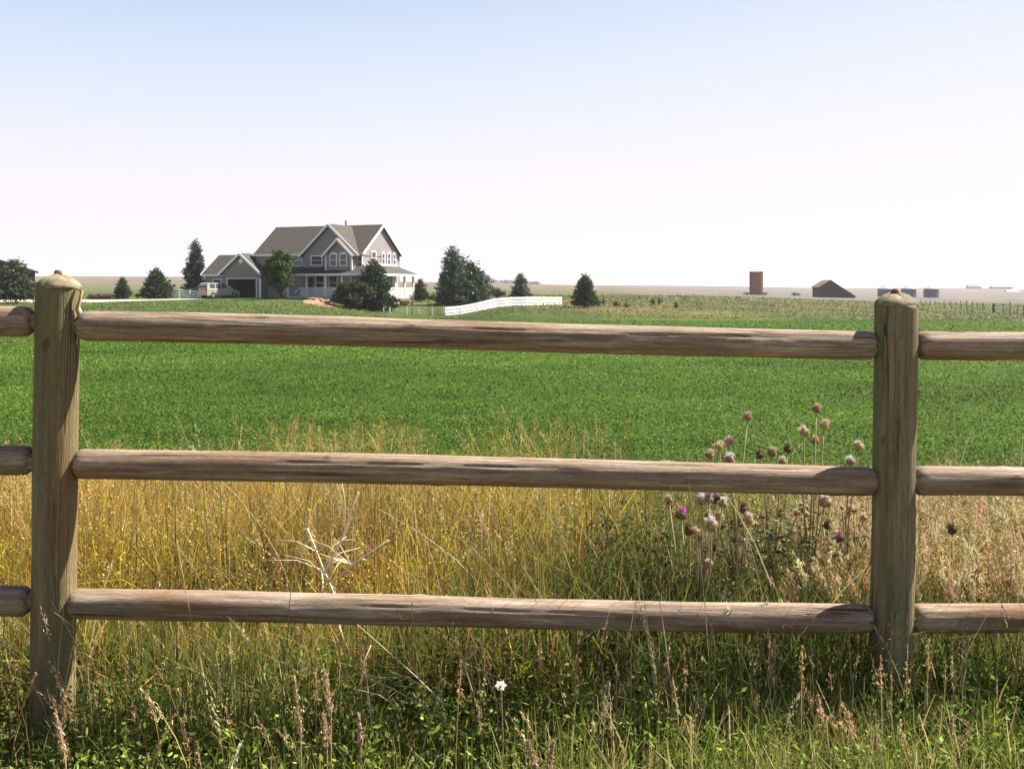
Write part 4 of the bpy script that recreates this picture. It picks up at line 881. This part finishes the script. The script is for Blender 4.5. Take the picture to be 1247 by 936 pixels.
vt = MB(); vt.lathe([(.28, -.03), (.28, .03)], 8); vo_ = vt.build('gable_vent', M['trim'], house); vo_.location = (gc, gyf-.03, 4.05); vo_.rotation_euler = (R(90), R(22.5), 0)
MB().beam((gx1+.05, gyf-.08, 2.1), (gx1+.05, gyf-.08, -.1), .22, .1).build('downspout', M['trim'], house)
# bank of bare soil below the porch: rocks retaining it
bk = thing('soil_bank', 'orange bare earth bank sloping down before the porch', 'bank', G(390, 108)); O_ = Vector(bk.location)
vs_, fs_ = [], []; nx_, ny_ = 26, 14
for i in range(nx_):
    for j in range(ny_):
        u, v = i/(nx_-1), j/(ny_-1); px = 369+u*38+v*0; Y = 113-v*8.5-u*1.5; g_p = G(px+(-4+8*u)*v, Y)
        e__ = math.sin(math.pi*u)*math.sin(math.pi*v); vs_.append(tuple(g_p-O_+Vector((0, 0, -.06+.24*min(1, e__*1.4)+.1*e__*math.sin(i*1.9+j*2.3)))))
fs_ = [(i*ny_+j, (i+1)*ny_+j, (i+1)*ny_+j+1, i*ny_+j+1) for i in range(nx_-1) for j in range(ny_-1)]
npmesh('soil', vs_, fs_, M['soil'], bk, smooth=True)
def rock(px, py, Y, s, parent, O_, sd, m='soil'):
    bm = bmesh.new(); bmesh.ops.create_icosphere(bm, subdivisions=2, radius=s); rs = random.Random(sd)
    for v in bm.verts: v.co *= 1+rs.uniform(-.22, .22); v.co.z *= .65
    me = bpy.data.meshes.new('rock'); bm.to_mesh(me); bm.free(); me.materials.append(M[m]); o = link(bpy.data.objects.new('rock', me), parent); o.location = P(px, py, Y)-O_
for i in range(22): rock(random.uniform(374, 403), 0, 1, random.uniform(.12, .3), bk, O_, i) if False else None
for i in range(18):
    u = i/17; px = 377+u*27; Y = 109.5-u*3.5+random.uniform(-.8, .8); g_p = G(px, Y); rock(px, 352+F*(H-g_p.z-.22)/Y, Y, random.uniform(.16, .34), bk, O_, i)
rk = thing('rock_pile', 'brown stones piled under the right end of the porch', 'rocks', G(491, 118)); O_ = Vector(rk.location)
for i in range(10): px = random.uniform(486, 497); g_p = G(px, 117.5); rock(px, 352+F*(H-g_p.z-random.uniform(.15, .6))/117.5, 117.5, random.uniform(.2, .36), rk, O_, 90+i)

# ------------------------------------------------------------------ vehicles
def car(name, label, cat, px, Y, rz, L, W, prof_low, prof_top, paint, sedan=False):
    g_p = G(px, Y); o = thing(name, label, cat, g_p+Vector((0, 0, .03)), rz)
    # loft: side profile rings at several widths
    hw = W/2; rings = [(-hw, .72, .0), (-hw*.97, 1.0, .0), (-hw*.6, 1.0, .03), (hw*.6, 1.0, .03), (hw*.97, 1.0, .0), (hw, .72, .0)]
    n = len(prof_low); vs_ = []
    for y, k, zz in [(-hw, .97, 0), (-hw*.93, 1, 0), (hw*.93, 1, 0), (hw, .97, 0)]:
        for x, z in prof_low: vs_.append((x*(1 if abs(y) < hw else .985), y, .28+(z-.28)*k))
    f = [(i*n+j, i*n+(j+1) % n, (i+1)*n+(j+1) % n, (i+1)*n+j) for i in range(3) for j in range(n)]+[tuple(range(n))[::-1], tuple(range(3*n, 4*n))]
    MB().poly(vs_, f).build('body', M[paint], o)
    n = len(prof_top); vs_ = []; zb_ = min(z for _, z in prof_top); ztp = max(z for _, z in prof_top)
    for s_ in (-1, 1):
        for x, z in prof_top: vs_.append((x, s_*hw*(.95-.16*(z-zb_)/(ztp-zb_)), z))
    f = [(j, (j+1) % n, n+(j+1) % n, n+j) for j in range(n)]+[tuple(range(n))[::-1], tuple(range(n, 2*n))]
    cb_ = MB().poly(vs_, f).build('cabin', M[paint], o)
    def inset(x, z): return x, z
    for s_ in (-1, 1):                       # side windows
        xs = [p[0] for p in prof_top]; x0, x1 = min(xs)+.35, max(xs)-.75; m3 = 3 if not sedan else 2
        for k in range(m3):
            a0 = x0+(x1-x0)*k/m3+.05; a1 = x0+(x1-x0)*(k+1)/m3-.05; zlo, zhi = zb_+.08, ztp-.1
            yy = lambda z: s_*(hw*(.95-.16*(z-zb_)/(ztp-zb_))+.012)
            MB().poly([(a0, yy(zlo), zlo), (a1, yy(zlo), zlo), (a1-(.05 if k < m3-1 else .25), yy(zhi), zhi), (a0+.03, yy(zhi), zhi)], [(0, 1, 2, 3)]).build('side_window', M['glass'], o)
    xr = min(p[0] for p in prof_top); xr2 = min(p[0] for p in prof_top if p[1] > ztp-.15)
    MB().poly([(xr+.02-.03, -hw*.8, zb_+.12), (xr+.02-.03, hw*.8, zb_+.12), (xr2-.0, hw*.68, ztp-.18), (xr2-.0, -hw*.68, ztp-.18)], [(0, 1, 2, 3)]).build('rear_window', M['glass'], o)
    lx = min(p[0] for p in prof_low)
    for s_ in (-1, 1): MB().box((lx-.02, s_*hw*.86-.08, .75), (lx+.08, s_*hw*.86+.08, 1.05)).build('tail_lamp', M['redlamp'], o)
    for x in (-L*.31, L*.31):
        for s_ in (-1, 1):
            wh = MB().tube([(x, s_*(hw-.2), .33), (x, s_*(hw+.01), .33)], .33, 18).build('wheel', M['rubber'], o)
            MB().tube([(x, s_*(hw-.02), .33), (x, s_*(hw+.025), .33)], .2, 12).build('rim', M['alloy'], wh)
    MB().box((lx-.06, -hw*.92, .38), (lx+.05, hw*.92, .55)).build('bumper', M[paint], o)
    return o
vl = [(-2.2, .3), (-2.25, .6), (-2.2, 1.0), (-2.05, 1.05), (1.2, 1.02), (1.9, .88), (2.2, .72), (2.25, .4), (2.2, .3)]
vt_ = [(-2.18, 1.03), (-2.0, 1.62), (-1.7, 1.70), (.2, 1.68), (.6, 1.58), (1.3, 1.03)]
car('minivan', 'champagne coloured minivan parked before the garage', 'car', 266.5, 117.5, R(52), 4.5, 1.8, vl, vt_, 'champagne')
sl_ = [(-2.1, .3), (-2.15, .55), (-2.1, .95), (-1.4, .98), (1.0, .96), (1.9, .8), (2.15, .6), (2.15, .3)]
st_ = [(-1.6, .96), (-1.0, 1.36), (-.6, 1.42), (.2, 1.4), (1.0, .96)]
car('sedan', 'dark grey sedan parked behind the minivan beside the white fence', 'car', 249, 124, R(20), 4.3, 1.75, sl_, st_, 'greycar', True)

# ------------------------------------------------------------------ far left barn, timber pile
br = thing('barn', 'dark low barn with grey roof at the left edge', 'barn', G(0, 117), R(24)); zb = 0
bw = 4.6; xl, xr = -6.5, 3.5; xm = .7-.6; ze_, zr_ = 3.15, 4.55
MB().poly([(xl, 0, -.5), (xr, 0, -.5), (xr, 0, ze_), (xm-.7, 0, zr_), (xl, 0, ze_+.2), (xl, 8, -.5), (xr, 8, -.5), (xr, 8, ze_), (xm-.7, 8, zr_), (xl, 8, ze_+.2)],
          [(0, 1, 2, 3, 4), (9, 8, 7, 6, 5), (0, 5, 6, 1), (1, 6, 7, 2), (4, 3, 8, 9), (2, 7, 8, 3), (0, 4, 9, 5)]).build('wall', M['barnwood'], br)
MB().slab([(xm-.7, -.4, zr_+.15), (xr+.4, -.4, ze_+.04), (xr+.4, 8.4, ze_+.04), (xm-.7, 8.4, zr_+.15)], .14).slab([(xm-.7, -.4, zr_+.15), (xm-.7, 8.4, zr_+.15), (xl-.3, 8.4, ze_+.25), (xl-.3, -.4, ze_+.25)], .14).build('roof', M['barnroof'], br)
MB().box((-5.2, -.06, -.3), (-2.8, -.003, 2.4)).build('door', M['dark'], br)
for k_, (px, lab) in enumerate([(117, 'low heap of old brown timber nearer the left post'), (132, 'low heap of old brown timber nearer the small conifer')]):
    tp2 = thing('timber_pile', lab, 'timber pile', G(px, 124), group='timber heaps behind the drive')
    for i in range(12):
        x = random.uniform(-.7, .7); z = random.uniform(.05, .65)*(1-abs(x)*.5); a_ = random.uniform(-.3, .3)
        MB().tube([(x-.6, random.uniform(-.4, .4), z), (x+.6, random.uniform(-.4, .4), z+a_*.4)], random.uniform(.07, .13), 7).build('log', M['timber'], tp2)

# ------------------------------------------------------------------ distance: silo, barn, bins, farmsteads
g_p = G(921, 360); zt0 = P(921, 331, 360).z-g_p.z; r_ = 16.5/2/F*360
si = thing('silo', 'roofless red brick silo standing alone on the plain', 'silo', g_p)
MB().lathe([(r_, -.5), (r_, zt0*.4), (r_*.99, zt0), (r_*.9, zt0), (r_*.9, zt0-1.5)], 28).build('wall', M['rust'], si, False)
hp = MB()
for i in range(7): hp.lathe([(r_+.03, zt0*(i+1)/8-.05), (r_+.035, zt0*(i+1)/8+.05)], 28)
hp = [MB().lathe([(r_+.02, zt0*(i+1)/8-.06), (r_+.05, zt0*(i+1)/8), (r_+.02, zt0*(i+1)/8+.06)], 28).build('hoop', M['timber'], si) for i in range(7)]
MB().lathe([(r_+.1, zt0-.2), (r_+.1, zt0+.05), (r_*.9, zt0+.05)], 28).build('rim', M['barnwood'], si)
for i, (px, s, lab) in enumerate([(908.5, 1.0, 'dark rubble mound left of the silo foot'), (932, 1.0, 'dark rubble mound right of the silo foot'), (969, 1.5, 'dark round bush between silo and leaning barn')]):
    tree('shrub', lab, 'shrub', px, 356 if i < 2 else 356.2, 360, 8 if i < 2 else 13, 358, 'shrub', [(.05, .045, .04)], 500, 200+i, skirt=0)
g_p = G(1018, 300); bb = thing('barn', 'weathered dark barn with a long lean-to roof on the plain', 'barn', g_p)
s = 300/F; y0_, y1_ = -.2, 7.5
pf = [(998-1018, 0), (1041-1018, 0), (1041-1018, 2.0), (1012-1018, 21), (998-1018, 13)]; base_y = 352+F*(H-g_p.z)/300
pf = [(-19.5, -1), (22.5, -1), (22.5, .8), (-7, base_y-341.5), (-19.5, base_y-349.5)]
pf = [(x*s, z*s) for x, z in pf]; n = 5
MB().poly([(x, y0_, z) for x, z in pf]+[(x, y1_, z) for x, z in pf], [(4, 3, 2, 1, 0), (5, 6, 7, 8, 9)]+[(i, (i+1) % 5, 5+(i+1) % 5, 5+i) for i in range(5)]).build('wall', M['barnwood'], bb)
a, b, c_ = pf[2], pf[3], pf[4]
MB().slab([(b[0], y0_-.3, b[1]+.2), (a[0]+.4, y0_-.3, a[1]+.1), (a[0]+.4, y1_+.3, a[1]+.1), (b[0], y1_+.3, b[1]+.2)], .15).build('lean_to_roof', M['barnwood'], bb)
MB().slab([(c_[0]-.5, y0_-.3, c_[1]), (b[0], y0_-.3, b[1]+.2), (b[0], y1_+.3, b[1]+.2), (c_[0]-.5, y1_+.3, c_[1])], .15).build('roof', M['timber'], bb)
for px, lab in [(1078, 'steel grain bin left behind the top of the right post'), (1106.5, 'steel grain bin right behind the top of the right post'), (1134, 'free standing grain bin right of the right post')]:
    g_p = G(px, 420); s = 420/F; bn = thing('grain_bin', lab, 'grain bin', g_p, group='grain bins on the plain'); hb = (352+F*(H-g_p.z)/420-351.5)*s
    MB().lathe([(9*s, -.5), (9*s, hb)], 24).build('wall', M['steel'], bn)
    for k in range(5): MB().lathe([(9*s+.01, hb*(k+.5)/5-.04), (9*s+.06, hb*(k+.5)/5), (9*s+.01, hb*(k+.5)/5+.04)], 24).build('rib', M['steel'], bn)
    MB().lathe([(9.6*s, hb), (2*s, hb+4.6*s), (1.2*s, hb+5.2*s), (.3*s, hb+5.4*s)], 24).build('roof', M['steelroof'], bn)
def farb(px0, px1, pt, pe, Y, lab, wall='farwall', roof='farroof'):
    pc = (px0+px1)/2; g_p = G(pc, Y); s = Y/F; o = thing('farm_building', lab, 'building', g_p, group='farm buildings on the skyline'); hw = (px1-px0)/2*s
    zr, ze = P(pc, pt, Y).z-g_p.z, P(pc, pe, Y).z-g_p.z
    MB().box((-hw, 0, -2), (hw, hw*.9, ze)).build('wall', M[wall], o)
    MB().slab([(-hw-.3, -.5, ze-.1), (hw+.3, -.5, ze-.1), (hw*.92, hw*.45, zr), (-hw*.92, hw*.45, zr)], .3).slab([(-hw-.3, hw*.9+.5, ze-.1), (-hw*.92, hw*.45, zr), (hw*.92, hw*.45, zr), (hw+.3, hw*.9+.5, ze-.1)], .3).build('roof', M[roof], o)
    for k in (-.5, .1, .6): MB().box((hw*k-.6, -.12, ze*.3), (hw*k+.6, -.01, ze*.7)).build('window', M['dark'], o)
farb(1179, 1195, 346.3, 349.3, 1250, 'reddish rounded farm building, leftmost on the right skyline', 'farwall', 'farwall')
farb(1209, 1234, 348, 349.5, 1250, 'long brown shed on the right skyline', 'farwall', 'farwall')
farb(1226, 1242, 353, 355, 900, 'low pale roofed building below the long brown shed', 'steel', 'farroof')
farb(1233, 1262, 351.5, 353, 1150, 'grey blue building at the right edge of the skyline', 'farroof', 'farroof')

# ------------------------------------------------------------------ air
HAZE = .00016
hz = MB().box((-5000, -45, -4.2), (5000, 7000, 26)); ho = hz.build('haze', bpy.data.materials.new('haze_air')); tag(ho, kind='stuff')
m = ho.data.materials[0]; m.use_nodes = True; t = m.node_tree; t.nodes.clear()
pv = N(t, 'ShaderNodeVolumePrincipled'); pv.inputs['Color'].default_value = (.93, .90, .95, 1); pv.inputs['Density'].default_value = HAZE; pv.inputs['Anisotropy'].default_value = .3
out = N(t, 'ShaderNodeOutputMaterial'); t.links.new(pv.outputs[0], out.inputs['Volume'])
